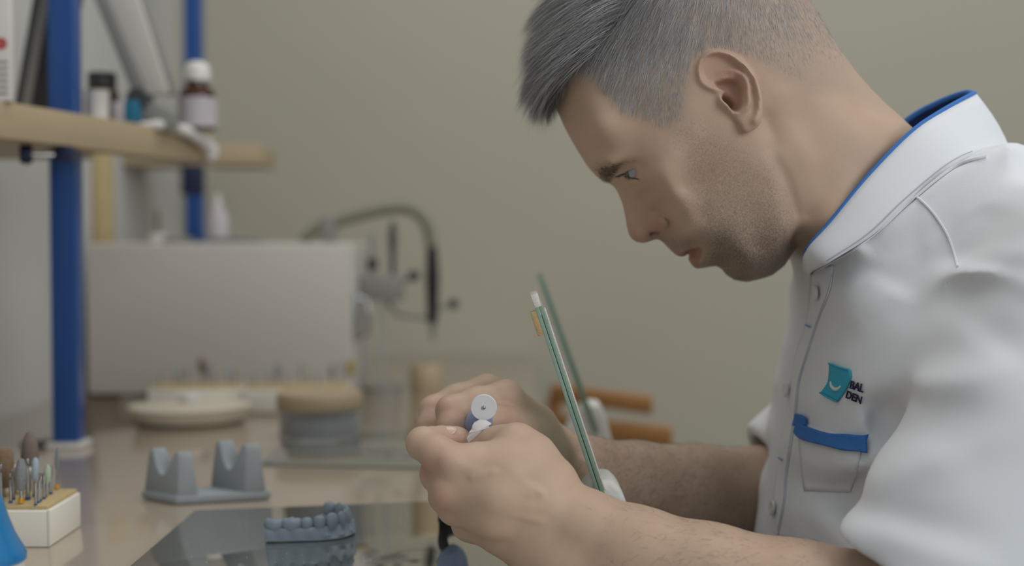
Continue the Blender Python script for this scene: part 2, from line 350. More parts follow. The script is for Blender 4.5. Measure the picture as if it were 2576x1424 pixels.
# stand with hose and handpiece right of the cabinet
YH = cf + 0.1
st = thing('handpiece_stand', 'grey tool stand with arched hose and hanging black handpiece beside the white cabinet', 'stand', (W(962, 985, YH).x, YH, T))
def L(px, py, Y=YH): return W(px, py, Y) - st.location
lathe('base', [(0, 0), (0.03, 0), (0.03, 0.006), (0.006, 0.01), (0, 0.01)], M['grey'], st)
tube('pole', [(0, 0, 0.008), L(962, 760)], 0.004, M['clear'], st)
a, b = L(908, 756), L(1014, 692); box('control_box', (a.x, -0.02, a.z), (b.x, 0.02, b.z), M['grey'], st, 0.004)
tube('probe', [L(936, 694), L(936, 640), L(936, 590)], [0.006, 0.004, 0.003], M['grey'], st)
lathe('probe_collar', [(0, -0.008), (0.008, -0.008), (0.008, 0.008), (0, 0.008)], M['black'], st, 14, None, L(936, 664))
tube('probe', [L(988, 694), L(988, 640), L(988, 600), L(988, 558)], [0.004, 0.005, 0.007, 0.004], M['darkgrey'], st)
lathe('knob', [(0, -0.008), (0.009, -0.008), (0.009, 0.008), (0, 0.008)], M['darkgrey'], st, 16, (0, -1, 0), L(1041, 694)); tube('knob_stem', [L(1010, 712), L(1041, 694)], 0.003, M['grey'], st)
lathe('knob', [(0, -0.008), (0.008, -0.008), (0.008, 0.008), (0, 0.008)], M['darkgrey'], st, 16, (0, -1, 0), L(1141, 765)); tube('knob_stem', [L(1085, 780), L(1141, 765)], 0.003, M['grey'], st)
tube('cross_arm', [L(975, 760), L(1000, 790), L(1080, 800)], 0.004, M['grey'], st)
hose = smooth_path([L(760, 608), L(800, 575), L(860, 555), L(940, 533), L(1010, 523), L(1050, 535), L(1076, 570), L(1086, 620)], 6)
tube('hose', hose, 0.0095, mat('olive_grey_hose', (122, 122, 100), 0.5), st)
a, b = L(808, 612), L(845, 545); box('hose_clamp', (a.x, -0.012, a.z), (b.x, 0.012, b.z), M['grey'], st, 0.003)
tube('hanging_handpiece', [L(1086, 612), L(1087, 640), L(1088, 700), L(1088, 770), L(1088, 812)], [0.007, 0.009, 0.011, 0.009, 0.008], M['black'], st)
tube('handpiece_tip', [L(1088, 810), L(1088, 835), L(1088, 858)], [0.006, 0.004, 0.002], M['metal'], st)
# wooden roll
p = on(1070, 985, T); q = thing('wood_ring', 'short turned wooden cylinder at the back of the table', 'wooden block', (p.x, p.y + 0.024, T))
lathe('block', [(0, 0), (0.024, 0), (0.025, 0.004), (0.025, 0.036), (0.023, 0.04), (0, 0.04)], M['shelfwood'], q); lathe('core', [(0, 0.04), (0.006, 0.04), (0.006, 0.042), (0, 0.042)], M['grey'], q, 12)
# jar with beige lid
p = on(790, 1119, T); q = thing('clear_jar', 'round clear plastic jar with beige lid behind the grey rest', 'jar', (p.x, p.y + 0.045, T))
lathe('body', [(0, 0.0005), (0.045, 0.0005), (0.047, 0.004), (0.047, 0.036), (0.045, 0.036), (0.045, 0.006), (0, 0.004)], M['clear'], q, 40)
lathe('lid', [(0, 0.036), (0.049, 0.036), (0.05, 0.038), (0.05, 0.052), (0.048, 0.055), (0, 0.055)], M['shelfwood'], q, 40)
lathe('reflection_fill', [(0, 0.006), (0.043, 0.006), (0.043, 0.026), (0, 0.028)], M['white'], q, 30)  # white filling stands in for bright reflections on the clear body
# round dish
p = on(443, 1078, T); q = thing('round_dish', 'wide shallow cream dish with a white knob in front of the cabinet', 'dish', (p.x, p.y + 0.07, T))
lathe('dish', [(0, 0), (0.062, 0), (0.07, 0.004), (0.075, 0.016), (0.077, 0.02), (0.074, 0.021), (0.02, 0.024), (0, 0.025)], M['cream'], q, 48)
lathe('knob', [(0, 0.0245), (0.013, 0.0245), (0.0135, 0.033), (0.011, 0.035), (0, 0.035)], M['white'], q, 24)

# ---------------- burs: kinds built once, copied one by one
def bur_kind(kind):
    o = {}
    if kind == 'flame':  o['tip'] = ('carbide', [(0, .017), (.0014, .017), (.0019, .021), (.0016, .028), (.0006, .034), (0, .0345)])
    if kind == 'brush':  o['tip'] = ('bristle', [(0, .006), (.006, .007), (.0075, .014), (.007, .03), (.005, .034), (0, .035)])
    if kind == 'egg':    o['tip'] = ('carbide', [(0, .009), (.003, .010), (.0042, .016), (.004, .025), (.002, .0305), (0, .0315)])
    if kind == 'cone':   o['tip'] = ('stone_brown', [(0, .018), (.005, .0185), (.0065, .026), (.0055, .036), (.0025, .043), (0, .0445)])
    if kind == 'bluetip': o['tip'] = ('stone_blue', [(0, .012), (.0018, .0125), (.0026, .018), (.0022, .026), (.001, .028), (0, .0282)])
    if kind == 'green':  o['tip'] = ('stone_green', [(0, .011), (.0018, .0115), (.0031, .016), (.0027, .022), (.0012, .0257), (0, .026)])
    if kind == 'ball':   o['tip'] = ('metal', [(0, .0205), (.0009, .021), (.0013, .0225), (.0009, .024), (0, .0243)])
    if kind == 'drum':   o['tip'] = ('metal', [(0, .014), (.0015, .014), (.0015, .022), (0, .0225)])
    o['shank'] = ('metal', [(0, -.006), (.0012, -.006), (.0012, .010), (.0009, .019), (0, .019)])
    if kind in ('flame', 'egg'): o['band'] = ('gold', [(.0012, .001), (.0021, .001), (.0021, .004), (.0012, .004)])
    if kind in ('bluetip', 'drum', 'ball'): o['band'] = ('blue', [(.0012, .0005), (.0016, .0005), (.0016, .002), (.0012, .002)])
    return {k: (lathe_me(k, pr, 14), M[m]) for k, (m, pr) in o.items()}
KINDS = {k: bur_kind(k) for k in ('flame', 'brush', 'egg', 'cone', 'bluetip', 'green', 'ball', 'drum')}
def bur(kind, loc, s, tilt, label, group):
    r = thing('bur', label, 'bur', loc, group); r.scale = (s, s, s); r.rotation_euler = (tilt[0], tilt[1], random.uniform(0, 6))
    for k, (me, m) in KINDS[kind].items(): link(k, me, m, r)
    return r
def bur_block(name, x0, x1, y0, y1, h, label):
    b = thing(name, label, 'bur block', ((x0 + x1) / 2, (y0 + y1) / 2, T), 'white bur blocks')
    hx, hy = (x1 - x0) / 2, (y1 - y0) / 2
    box('case', (-hx, -hy, 0), (hx, hy, h - 0.003), M['card'], b, 0.0018, 3)
    box('foam', (-hx + 0.002, -hy + 0.002, h - 0.004), (hx - 0.002, hy - 0.002, h), M['foam'], b, 0.001)
    for s in (-1, 1): box('edge_seam', (s * hx - (0.0015 if s > 0 else -0.0003), -hy - 0.0004, 0.001), (s * hx + (0.0003 if s > 0 else 0.0015), -hy + 0.001, h - 0.003), M['white'], b, 0.0003)
    return b
c = on(125, 1378, T); cback = on(187, 1325, T)
x1 = c.x; x0 = x1 - 0.085; y0 = c.y; y1 = cback.y; HB = 0.0315
bur_block('bur_block', x0, x1, y0, y1, HB, 'white bur block with tan foam at the left front, beside the blue bottle')
def onfoam(px, py): q = on(px, py, T + HB); return (q.x, q.y, q.z)
for kind, px, py, s, tl, lb in (
    ('flame', 143, 1232, 1.0, (0, .05), 'slim ribbed steel bur with gold band, rightmost on the front block'),
    ('drum', 128, 1244, 1.0, (0, 0), 'thin steel bur with blue ring next to the ribbed rightmost one'),
    ('green', 116, 1252, 1.0, (0, .06), 'pale green stone bur on the front block'),
    ('bluetip', 87, 1250, 1.1, (0, -.03), 'pale blue stone bur in the middle of the front block'),
    ('cone', 76, 1236, 1.1, (0, -.06), 'large brown cone stone bur, tallest at the back of the front block'),
    ('egg', 53, 1268, 1.12, (0, .02), 'big cross-cut egg bur with gold band at the front of the front block'),
    ('ball', 70, 1258, 1.35, (0, .03), 'long thin steel bur with ball tip behind the egg bur'),
    ('drum', 101, 1262, 0.9, (0, .04), 'short drilled steel bur between the blue and green stones'),
    ('drum', 90, 1272, 0.8, (0, -.02), 'lowest fluted steel bur near the front edge of the foam'),
    ('drum', 97, 1266, 0.8, (0, .05), 'short fluted steel bur just behind the lowest one'),
    ('ball', 27, 1266, 0.95, (0, 0), 'plain steel shank bur left of the egg bur'),
    ('ball', 34, 1258, 1.0, (0, .02), 'plain steel shank bur half hidden beside the bristle brush'),
    ('brush', 10, 1250, 1.1, (0, 0), 'round tan bristle brush bur at the left frame edge'),
    ('ball', 2, 1262, 1.2, (0, -.02), 'steel pin bur standing in front of the bristle brush'),
    ('drum', 111, 1256, 0.85, (0, 0), 'short steel bur at the foot of the green stone')):
    bur(kind, onfoam(px, py), s, tl, lb, 'burs in the front block')
p = Vector(onfoam(45, 1242)); q = thing('cotton_roll', 'white cotton roll lying across the back of the front bur block', 'cotton roll', (p.x, p.y, p.z + 0.0185))
lathe('roll', [(0, -.012), (.003, -.012), (.0045, -.008), (.0042, .006), (.003, .012), (0, .012)], M['cloth'], q, 16, (1, .1, -.12)); tube('pin', [(0.008, 0, -.002), (0.02, 0.0, -.003)], .0009, M['metal'], q)
tube('holder', [(-0.002, 0, -.0205), (-0.002, 0, -.003)], .0012, M['metal'], q)
for (pa, pb, nm) in ((372, 600, 'left'), (612, 872, 'right')):
    yb0 = on(500, 1039, T).y; X0, X1 = W(pa, 1010, yb0).x, W(pb, 1010, yb0).x
    bur_block('bur_block', X0, X1, yb0, yb0 + 0.06, 0.034, 'blurred white bur block in front of the cabinet, %s one of two' % nm)
    ks = ['ball', 'bluetip', 'drum', 'flame', 'cone', 'egg', 'ball', 'bluetip', 'drum'] if nm == 'left' else ['drum', 'bluetip', 'egg', 'ball', 'flame', 'green', 'drum', 'egg', 'flame']
    for i, kd in enumerate(ks):
        bur(kd, (X0 + 0.012 + (X1 - X0 - 0.024) * i / 8, yb0 + 0.018 + 0.03 * ((i * 5) % 3) / 2, T + 0.034), 0.75 + 0.2 * ((i * 7) % 3) / 2, (0, random.uniform(-.06, .06)),
            'blurred %s bur in the %s far block, %s from the left' % (dict(ball='ball-tipped', bluetip='pale blue stone', drum='short drum', flame='slim flame', cone='brown cone', egg='egg-shaped', green='pale green stone')[kd], nm, ('first', 'second', 'third', 'fourth', 'fifth', 'sixth', 'seventh', 'eighth', 'ninth')[i]), 'burs in the far blocks')

# ---------------- grey printed rest with two forked supports
F_, Lc, Rc = on(443, 1272, T), on(355, 1256, T), on(684, 1258, T)
e1 = Rc - F_; e2 = Lc - F_; lenx = e1.length; leny = 0.048; e1 = e1 / lenx; e2 = e2 / e2.length
rs = thing('printed_rest', 'matte grey printed rest with two forked supports on the table', 'instrument rest', F_)
prism('base', [(e1 * a + e2 * b)[:2] for a, b in ((0, 0), (lenx, 0), (lenx, leny), (0, leny))], 0.0002, 0.0085, M['resin'], rs, 0.0022)
def fork(x0, w, hh):
    prof = [(0.001, 0)]                                           # (across, height), tapered tines with a rounded V
    prof += [(0.0035, hh - 0.006), (0.0048, hh - 0.0015), (0.0070, hh), (0.0092, hh - 0.0012), (0.0112, hh - 0.006)]
    prof += [(0.0150, hh * .62), (0.0185, hh * .46), (0.024, hh * .38), (0.0295, hh * .46), (0.033, hh * .62)]
    prof += [(0.0368, hh - 0.006), (0.0388, hh - 0.0012), (0.0410, hh), (0.0432, hh - 0.0015), (0.0445, hh - 0.006), (0.047, 0)]
    bm = bmesh.new(); n = len(prof); A_, B_ = [], []
    for y, z in prof:
        tp = 1 - 0.35 * z / hh
        A_.append(bm.verts.new(e1 * (x0 + w / 2 - w / 2 * tp) + e2 * y + Vector((0, 0, 0.008 + z)))); B_.append(bm.verts.new(e1 * (x0 + w / 2 + w / 2 * tp) + e2 * y + Vector((0, 0, 0.008 + z))))
    fa = bm.faces.new(A_); fb = bm.faces.new(B_[::-1])
    for i in range(n): bm.faces.new((A_[i], B_[i], B_[(i + 1) % n], A_[(i + 1) % n]))
    bmesh.ops.bevel(bm, geom=[e for e in bm.edges if len(e.link_faces) == 2], offset=0.0012, segments=2, profile=0.5, affect='EDGES')
    return link('forked_support', from_bm('fork', bm, True, 45), M['resin'], rs)
fork(0.002, 0.018, 0.039); fork(lenx - 0.023, 0.019, 0.043)

# ---------------- dental model
pm = on(770, 1359, T + 0.003); dm = thing('dental_model', 'grey lower jaw dental model standing on the dark glass plate', 'dental model', (pm.x, pm.y + 0.018, T + 0.0033))
AR = smooth_path([(-0.031, -0.017), (-0.018, -0.0165), (-0.004, -0.0155), (0.010, -0.0135), (0.021, -0.008), (0.0265, 0.004), (0.0255, 0.016), (0.018, 0.025), (0.006, 0.031)], 8)
_l = np.r_[0, np.cumsum(np.hypot(*np.diff(AR, axis=0).T))]; _s = np.linspace(0, _l[-1], 81); AR = np.stack([np.interp(_s, _l, AR[:, 0]), np.interp(_s, _l, AR[:, 1])], 1)
def arch(u): i = u * (len(AR) - 1); k = min(int(i), len(AR) - 2); t = i - k; p_ = AR[k] * (1 - t) + AR[k + 1] * t; d_ = AR[k + 1] - AR[k]; d_ = d_ / (np.hypot(*d_) + 1e-12); return p_, d_, np.array([d_[1], -d_[0]])
v = []; f = []; NU = 60
prof = [(.0072, 0), (.0074, .0010), (.0068, .0013), (.0068, .005), (.0063, .0075), (.0052, .0095), (.003, .0100), (-.003, .0100), (-.005, .0095), (-.0065, .006), (-.007, 0)]
for i in range(NU + 1):
    p_, d_, n_ = arch(i / NU)
    for k_, (a, z) in enumerate(prof):
        wob = 0.0008 * math.sin(i * 1.05) * (1 if 3 <= k_ <= 5 else 0) - (0.0022 if k_ in (4, 5) and i > 24 and i < 44 else 0)
        v.append((p_[0] + n_[0] * (a + wob), p_[1] + n_[1] * (a + wob), z + (0.0022 * math.sin(i / NU * 9) if 3 <= k_ <= 4 else 0)))
m_ = len(prof)
for i in range(NU):
    for k_ in range(m_): f.append((i * m_ + k_, (i + 1) * m_ + k_, (i + 1) * m_ + (k_ + 1) % m_, i * m_ + (k_ + 1) % m_))
f.append(tuple(range(m_))); f.append(tuple(NU * m_ + k_ for k_ in range(m_ - 1, -1, -1)))
me = mesh_of('gum_base', v, f); me.set_sharp_from_angle(angle=math.radians(50)); link('gum_base', me, M['resin2'], dm)
def tooth(u, wd, dp, ht, kind):
    p_, d_, n_ = arch(u); bm = bmesh.new(); bmesh.ops.create_uvsphere(bm, u_segments=14, v_segments=10, radius=1)
    for q_ in bm.verts:
        x, y, z = q_.co
        if kind == 'molar':
            z2 = z if z < 0.55 else 0.55 + 0.25 * (z - .55) + 0.10 * math.cos(4 * math.atan2(y, x)) * min(1, math.hypot(x, y) * 1.4)
            s = 1.1 - 0.12 * max(0, -z)
        else:
            z2 = z if z < .6 else .6 + .45 * (z - .6); s = 1 - 0.10 * max(0, z) - .30 * max(0, -z)
            if kind == 'cut': y *= (1 - 0.55 * max(0, z))
        a, b, c_ = x * wd * .56 * s, y * dp * .62 * s + .0012, z2 * ht * .58
        q_.co = (p_[0] + d_[0] * a + n_[0] * b, p_[1] + d_[1] * a + n_[1] * b, 0.0085 + ht * 0.26 + c_)
    link('tooth', from_bm('tooth', bm), M['resin2'], dm)
widths = [1.45, 1.55, 1.05, 1.05, 1.10, .85, .80, .80, .85, 1.10, 1.20]; kinds = ['molar', 'molar', 'pre', 'pre', 'cut', 'cut', 'cut', 'cut', 'cut', 'cut', 'pre']
heights = [.0125, .0125, .0120, .0135, .0155, .0150, .0155, .0155, .0155, .0165, .0160]; al = float(np.hypot(*np.diff(AR, axis=0).T).sum()); cum = 0
for w_, k_, h_ in zip(widths, kinds, heights):
    tooth((cum + w_ / 2) / sum(widths), w_ / sum(widths) * al, (.0095 if k_ == 'molar' else .0080 if k_ == 'pre' else .0068), h_, k_); cum += w_

# ---------------- glass shields: pane, green edges, frosted strip, cork pads, plaster foot
def shield(top, bot, Y0, depth, th, foot, label):
    a, b = W(*top, Y0), W(*bot, Y0); s = thing('glass_shield', label, 'glass shield', (b.x, Y0, T), 'tilted glass shields')
    a, b = a - s.location, b - s.location; up = (a - b).normalized(); nx = Vector((up.z, 0, -up.x))       # nx points right
    def plate(nm, e0, e1, x0, x1, y0, y1, m, bev=0.0004):
        bm = bmesh.new(); P = []
        for y in (y0, y1):
            for t_, o_ in ((e0, x0), (e0, x1), (e1, x1), (e1, x0)): P.append(bm.verts.new(b + (a - b) * t_ + nx * o_ + Vector((0, y, 0))))
        for q_ in ((0, 1, 2, 3), (7, 6, 5, 4), (0, 4, 5, 1), (1, 5, 6, 2), (2, 6, 7, 3), (3, 7, 4, 0)): bm.faces.new([P[i] for i in q_])
        bmesh.ops.recalc_face_normals(bm, faces=bm.faces)
        if bev: bmesh.ops.bevel(bm, geom=bm.edges[:], offset=bev, segments=2, profile=0.5, affect='EDGES')
        return link(nm, from_bm(nm, bm, True, 40), M[m], s)
    plate('pane', 0, 1, -th / 2, th / 2, 0.0012, depth, 'glass', 0)
    plate('near_edge', 0, 1, -th / 2, -th * .05, 0, 0.0012, 'edge', 0.0003); plate('near_edge', 0, 1, th * .05, th / 2, 0, 0.0012, 'edge', 0.0003)
    plate('dark_line', 0.0, 0.93, -th * .05, th * .05, 0.0004, 0.0012, 'darkedge', 0)
    return s, a, b, plate
M['darkedge'] = mat('dark_green_line', (52, 74, 58), 0.3, 0.1, 40)
s, a, b, plate = shield((1349, 752), (1540, 1330), 0.93, 0.055, 0.0058, None, 'nearer tilted glass shield with frosted edge between the two forearms')
plate('frosted_strip', 0.16, 0.955, 0.0030, 0.0042, 0.0, 0.006, 'frost', 0.0003)
plate('edge_cap', 0.965, 1.02, -0.0032, 0.0022, -0.0006, 0.056, 'frost', 0.0008)
plate('cork_pad', 0.85, 0.955, -0.0072, -0.0031, 0.0, 0.01, 'cork', 0.0004)
plate('cork_pad', 0.05, 0.16, -0.0066, -0.0031, 0.0, 0.01, 'cork', 0.0004)
def foot(s, Y0, pts, dep):
    bm = bmesh.new(); fr = [bm.verts.new(W(x, y, Y0) - s.location + Vector((0, 0.004, 0))) for x, y in pts]; bk = [bm.verts.new(v_.co + Vector((0, dep, 0))) for v_ in fr]
    bm.faces.new(fr); bm.faces.new(bk[::-1]); n = len(pts)
    for i in range(n): bm.faces.new((fr[i], bk[i], bk[(i + 1) % n], fr[(i + 1) % n]))
    bmesh.ops.recalc_face_normals(bm, faces=bm.faces)
    bmesh.ops.bevel(bm, geom=bm.edges[:], offset=0.004, segments=3, profile=0.5, affect='EDGES')
    return link('plaster_foot', from_bm('foot', bm, True, 60), M['plaster'], s)
zb_ = on(1520, 1418, T)
yb_ = 600 + 0.234 * FPX / 0.93
foot(s, 0.93, [(1440, yb_ - 2), (1455, 1300), (1470, 1242), (1500, 1212), (1540, 1210), (1565, 1235), (1590, 1300), (1615, yb_ - 2)], 0.05)
s, a, b, plate = shield((1357, 690), (1500, 1090), 1.36, 0.055, 0.0062, None, 'farther blurred turquoise glass shield behind the far forearm')
yb_ = 600 + 0.234 * FPX / 1.36
foot(s, 1.36, [(1395, yb_ - 2), (1425, 1090), (1450, 1040), (1480, 1018), (1512, 1020), (1525, 1050), (1542, 1115), (1552, yb_ - 2)], 0.05)

# ---------------- wooden chair behind: two rails on uprights
YR = 1.98
ch = thing('wooden_chair', 'orange brown wooden chair back with two rails behind the far arm', 'chair', (W(1500, 1000, YR).x, YR, 0))
def rail(nm, p0, p1, hgt, dy0, dy1):
    bm = bmesh.new(); P = []
    a, b = W(*p0, YR + dy0) - ch.location, W(*p1, YR + dy1) - ch.location
    for o_ in (0, 0.022):
        for pt, z_ in ((a, -hgt / 2), (b, -hgt / 2), (b, hgt / 2), (a, hgt / 2)): P.append(bm.verts.new(pt + Vector((0, o_, z_))))
    for q_ in ((0, 1, 2, 3), (7, 6, 5, 4), (0, 4, 5, 1), (1, 5, 6, 2), (2, 6, 7, 3), (3, 7, 4, 0)): bm.faces.new([P[i] for i in q_])
    bmesh.ops.recalc_face_normals(bm, faces=bm.faces); bmesh.ops.bevel(bm, geom=bm.edges[:], offset=0.004, segments=2, profile=0.5, affect='EDGES')
    link(nm, from_bm(nm, bm, True, 40), M['brownwood'], ch)
rail('top_rail', (1384, 988), (1642, 1022), 0.027, 0.1, -0.05)
rail('lower_rail', (1384, 1070), (1692, 1105), 0.033, 0.1, -0.08)
for x_, dy in ((1396, 0.122), (1600, -0.02)):
    a = W(x_, 990, YR + dy) - ch.location; box('upright', (a.x - 0.012, a.y + 0.001, 0), (a.x + 0.012, a.y + 0.024, a.z - (0.006 if x_ < 1500 else 0.06)), M['brownwood'], ch, 0.003)
a = W(1490, 990, YR) - ch.location
box('seat', (a.x - 0.05, 0.02, 0.43), (a.x + 0.36, 0.42, 0.46), M['brownwood'], ch, 0.006)
for x_ in (a.x - 0.03, a.x + 0.33): box('leg', (x_ - 0.014, 0.37, 0), (x_ + 0.014, 0.4, 0.43), M['brownwood'], ch, 0.003)

# ---------------- blue topped bottle at the near left corner
YN = 0.80; c = W(-62, 1300, YN)
q = thing('blue_bottle', 'glossy blue shouldered bottle on white base at the left front corner', 'bottle', (c.x, YN, T))
zz = lambda py: W(0, py, YN).z - T
rr = lambda px: (px + 62) * YN / FPX
lathe('shoulder', [(0, zz(1225)), (rr(-22), zz(1225)), (rr(-6), zz(1235)), (rr(6), zz(1262)), (rr(16), zz(1300)), (rr(33), zz(1345)), (rr(52), zz(1380)), (rr(60), zz(1394)), (rr(60), zz(1410)), (rr(52), zz(1416)), (0, zz(1416))], M['skyblue'], q, 48)
lathe('base', [(0, 0), (rr(50), 0), (rr(54), 0.003), (rr(54), zz(1424)), (rr(50), zz(1416)), (0, zz(1416))], M['white'], q, 48)

# ================================================================== the person
# ---- field tools: signed distances on a grid, meshed with surface nets
def smin(a, b, k):
    h = np.clip(0.5 + 0.5 * (b - a) / k, 0, 1); return b + (a - b) * h - k * h * (1 - h)
def smax(a, b, k): return -smin(-a, -b, k)
class Grid:
    def __init__(s, lo, hi, h, fill=0.03):
        s.lo = np.array(lo, np.float32); s.h = h; s.n = np.ceil((np.array(hi) - np.array(lo)) / h).astype(int) + 1
        s.f = np.full(s.n, fill, np.float32)
        s.ax = [s.lo[i] + h * np.arange(s.n[i], dtype=np.float32) for i in range(3)]
    def like(s):
        g = Grid.__new__(Grid); g.lo, g.h, g.n, g.ax = s.lo, s.h, s.n, s.ax; g.f = np.full(s.n, .03, np.float32); return g
    def window(s, lo, hi):
        a = np.clip(((np.array(lo) - s.lo) / s.h).astype(int), 0, s.n); b = np.clip(((np.array(hi) - s.lo) / s.h).astype(int) + 2, 0, s.n)
        sl = tuple(slice(a[i], b[i]) for i in range(3))
        return sl, s.ax[0][sl[0]][:, None, None], s.ax[1][sl[1]][None, :, None], s.ax[2][sl[2]][None, None, :]
    def cone(s, a, b, ra, rb, k=0.004, sub=False, m=0.02):
        a, b = np.array(a, np.float32), np.array(b, np.float32); R = max(ra, rb) + m
        sl, X, Y, Z = s.window(np.minimum(a, b) - R, np.maximum(a, b) + R)
        if 0 in s.f[sl].shape: return
        d = b - a; L2 = float(d @ d) + 1e-12
        t = np.clip(((X - a[0]) * d[0] + (Y - a[1]) * d[1] + (Z - a[2]) * d[2]) / L2, 0, 1)
        q = np.sqrt((X - a[0] - t * d[0]) ** 2 + (Y - a[1] - t * d[1]) ** 2 + (Z - a[2] - t * d[2]) ** 2) - (ra + (rb - ra) * t)
        s.f[sl] = smax(s.f[sl], -q, k) if sub else smin(s.f[sl], q, k)
    def ball(s, c, r, k=0.004, sub=False, m=0.02):        # ellipsoid, r = 3 radii
        c = np.array(c, np.float32); r = np.array(r, np.float32) * np.ones(3, np.float32)
        sl, X, Y, Z = s.window(c - r - m, c + r + m)
        if 0 in s.f[sl].shape: return
        u = np.sqrt(((X - c[0]) / r[0]) ** 2 + ((Y - c[1]) / r[1]) ** 2 + ((Z - c[2]) / r[2]) ** 2)
        q = (u - 1) * float(r.min()); s.f[sl] = smax(s.f[sl], -q, k) if sub else smin(s.f[sl], q, k)
    def mesh(s):
        f = s.f; ins = f < 0; cs = [(i, j, k) for i in (0, 1) for j in (0, 1) for k in (0, 1)]
        sh = [slice(0, -1), slice(1, None)]
        cnt = np.zeros(np.array(f.shape) - 1, np.uint8)
        for c in cs: cnt += ins[sh[c[0]], sh[c[1]], sh[c[2]]]
        I, J, K = np.nonzero((cnt > 0) & (cnt < 8)); n = len(I)
        idx = np.full(cnt.shape, -1, np.int32); idx[I, J, K] = np.arange(n)
        acc = np.zeros((n, 3), np.float32); num = np.zeros(n, np.float32)
        val = {c: f[I + c[0], J + c[1], K + c[2]] for c in cs}
        for c in cs:
            for ax in range(3):
                if c[ax]: continue
                e = list(c); e[ax] = 1; e = tuple(e); v0, v1 = val[c], val[e]
                mk = (v0 < 0) != (v1 < 0); t = np.where(mk, v0 / np.where(mk, v0 - v1, 1), 0)
                for d in range(3): acc[:, d] += np.where(mk, c[d] + (t if d == ax else 0), 0)
                num += mk
        P = s.lo + s.h * (np.stack([I, J, K], 1) + acc / num[:, None])
        faces = []
        for ax in range(3):
            sa = [slice(None)] * 3; sb = [slice(None)] * 3; sa[ax] = slice(0, -1); sb[ax] = slice(1, None)
            a, b = ins[tuple(sa)], ins[tuple(sb)]; o1, o2 = [(1, 2), (2, 0), (0, 1)][ax]
            pos = np.argwhere(a != b); pos = pos[(pos[:, o1] > 0) & (pos[:, o2] > 0) & (pos[:, o1] < f.shape[o1] - 1) & (pos[:, o2] < f.shape[o2] - 1)]
            def at(d1, d2):
                q = pos.copy(); q[:, o1] += d1; q[:, o2] += d2; return idx[q[:, 0], q[:, 1], q[:, 2]]
            Q = np.stack([at(-1, -1), at(0, -1), at(0, 0), at(-1, 0)], 1)
            fl = ~a[pos[:, 0], pos[:, 1], pos[:, 2]]; Q[fl] = Q[fl][:, ::-1]; faces.append(Q)
        return P, np.concatenate(faces)
def relax(P, F, it, lam=0.5):
    for _ in range(it):
        acc = np.zeros_like(P); n = np.zeros(len(P), np.float32)
        for a in range(4):
            b = F[:, (a + 1) % 4]; A = F[:, a]
            for d in range(3): acc[:, d] += np.bincount(A, P[b, d], len(P)) + np.bincount(b, P[A, d], len(P))
            n += np.bincount(A, minlength=len(P)) + np.bincount(b, minlength=len(P))
        P = P + lam * (acc / n[:, None] - P)
    return P
def quads(name, P, F):
    me = bpy.data.meshes.new(name); me.vertices.add(len(P)); me.vertices.foreach_set('co', np.ascontiguousarray(P, np.float32).ravel())
    me.loops.add(F.size); me.loops.foreach_set('vertex_index', F.astype(np.int32).ravel())
    me.polygons.add(len(F)); me.polygons.foreach_set('loop_start', np.arange(0, F.size, F.shape[1], dtype=np.int32))
    me.polygons.foreach_set('use_smooth', np.ones(len(F), bool)); me.update(calc_edges=True); me.validate(); return me
# ---- 2D tools
def seg_dist(X, Z, pts, amps=None):
    best = np.full(X.shape, 1e9, np.float32); am = np.zeros(X.shape, np.float32)
    for i in range(len(pts) - 1):
        a, b = pts[i], pts[i + 1]; d = b - a; L2 = float(d @ d) + 1e-14
        t = np.clip(((X - a[0]) * d[0] + (Z - a[1]) * d[1]) / L2, 0, 1)
        q = np.hypot(X - a[0] - t * d[0], Z - a[1] - t * d[1]); mk = q < best
        best = np.where(mk, q, best)
        if amps is not None: am = np.where(mk, amps[i] + (amps[i + 1] - amps[i]) * t, am)
    return best, am
def inside(X, Z, pts):
    r = np.zeros(X.shape, bool); n = len(pts)
    for i in range(n):
        (x0, z0), (x1, z1) = pts[i], pts[(i + 1) % n]
        if z0 == z1: continue
        r ^= ((Z < z0) != (Z < z1)) & (X < (x1 - x0) * (Z - z0) / (z1 - z0) + x0)
    return r
def poly_sd(X, Z, pts):
    pts = np.asarray(pts, float); d, _ = seg_dist(X, Z, np.vstack([pts, pts[:1]])); return np.where(inside(X, Z, pts), -d, d)
def resample(pts, step):
    pts = np.asarray(pts, float); d = np.r_[0, np.cumsum(np.hypot(*np.diff(pts, axis=0).T))]
    s = np.arange(0, d[-1], step); return np.stack([np.interp(s, d, pts[:, 0]), np.interp(s, d, pts[:, 1])], 1)
def soft_depth(X, Z, pts):                                   # smooth distance from the outline, positive inside
    ex = -poly_sd(X, Z, pts); cl = np.vstack([pts, pts[:1]]); s = resample(cl, 0.0012).astype(np.float32)
    out = np.empty(X.shape, np.float32); x = X.ravel(); z = Z.ravel(); acc = np.zeros(x.shape, np.float32)
    for i in range(0, len(s), 40):
        b = s[i:i + 40]; d2 = (x[:, None] - b[:, 0]) ** 2 + (z[:, None] - b[:, 1]) ** 2 + 1e-8; acc += (0.0012 / (d2 * np.sqrt(d2))).sum(1)
    sm = (np.sqrt(2 / acc)).reshape(X.shape)
    w = np.clip((ex - 0.0015) / 0.002, 0, 1); w = w * w * (3 - 2 * w)
    return np.where(ex > 0, ex * (1 - w) + sm * w, ex)
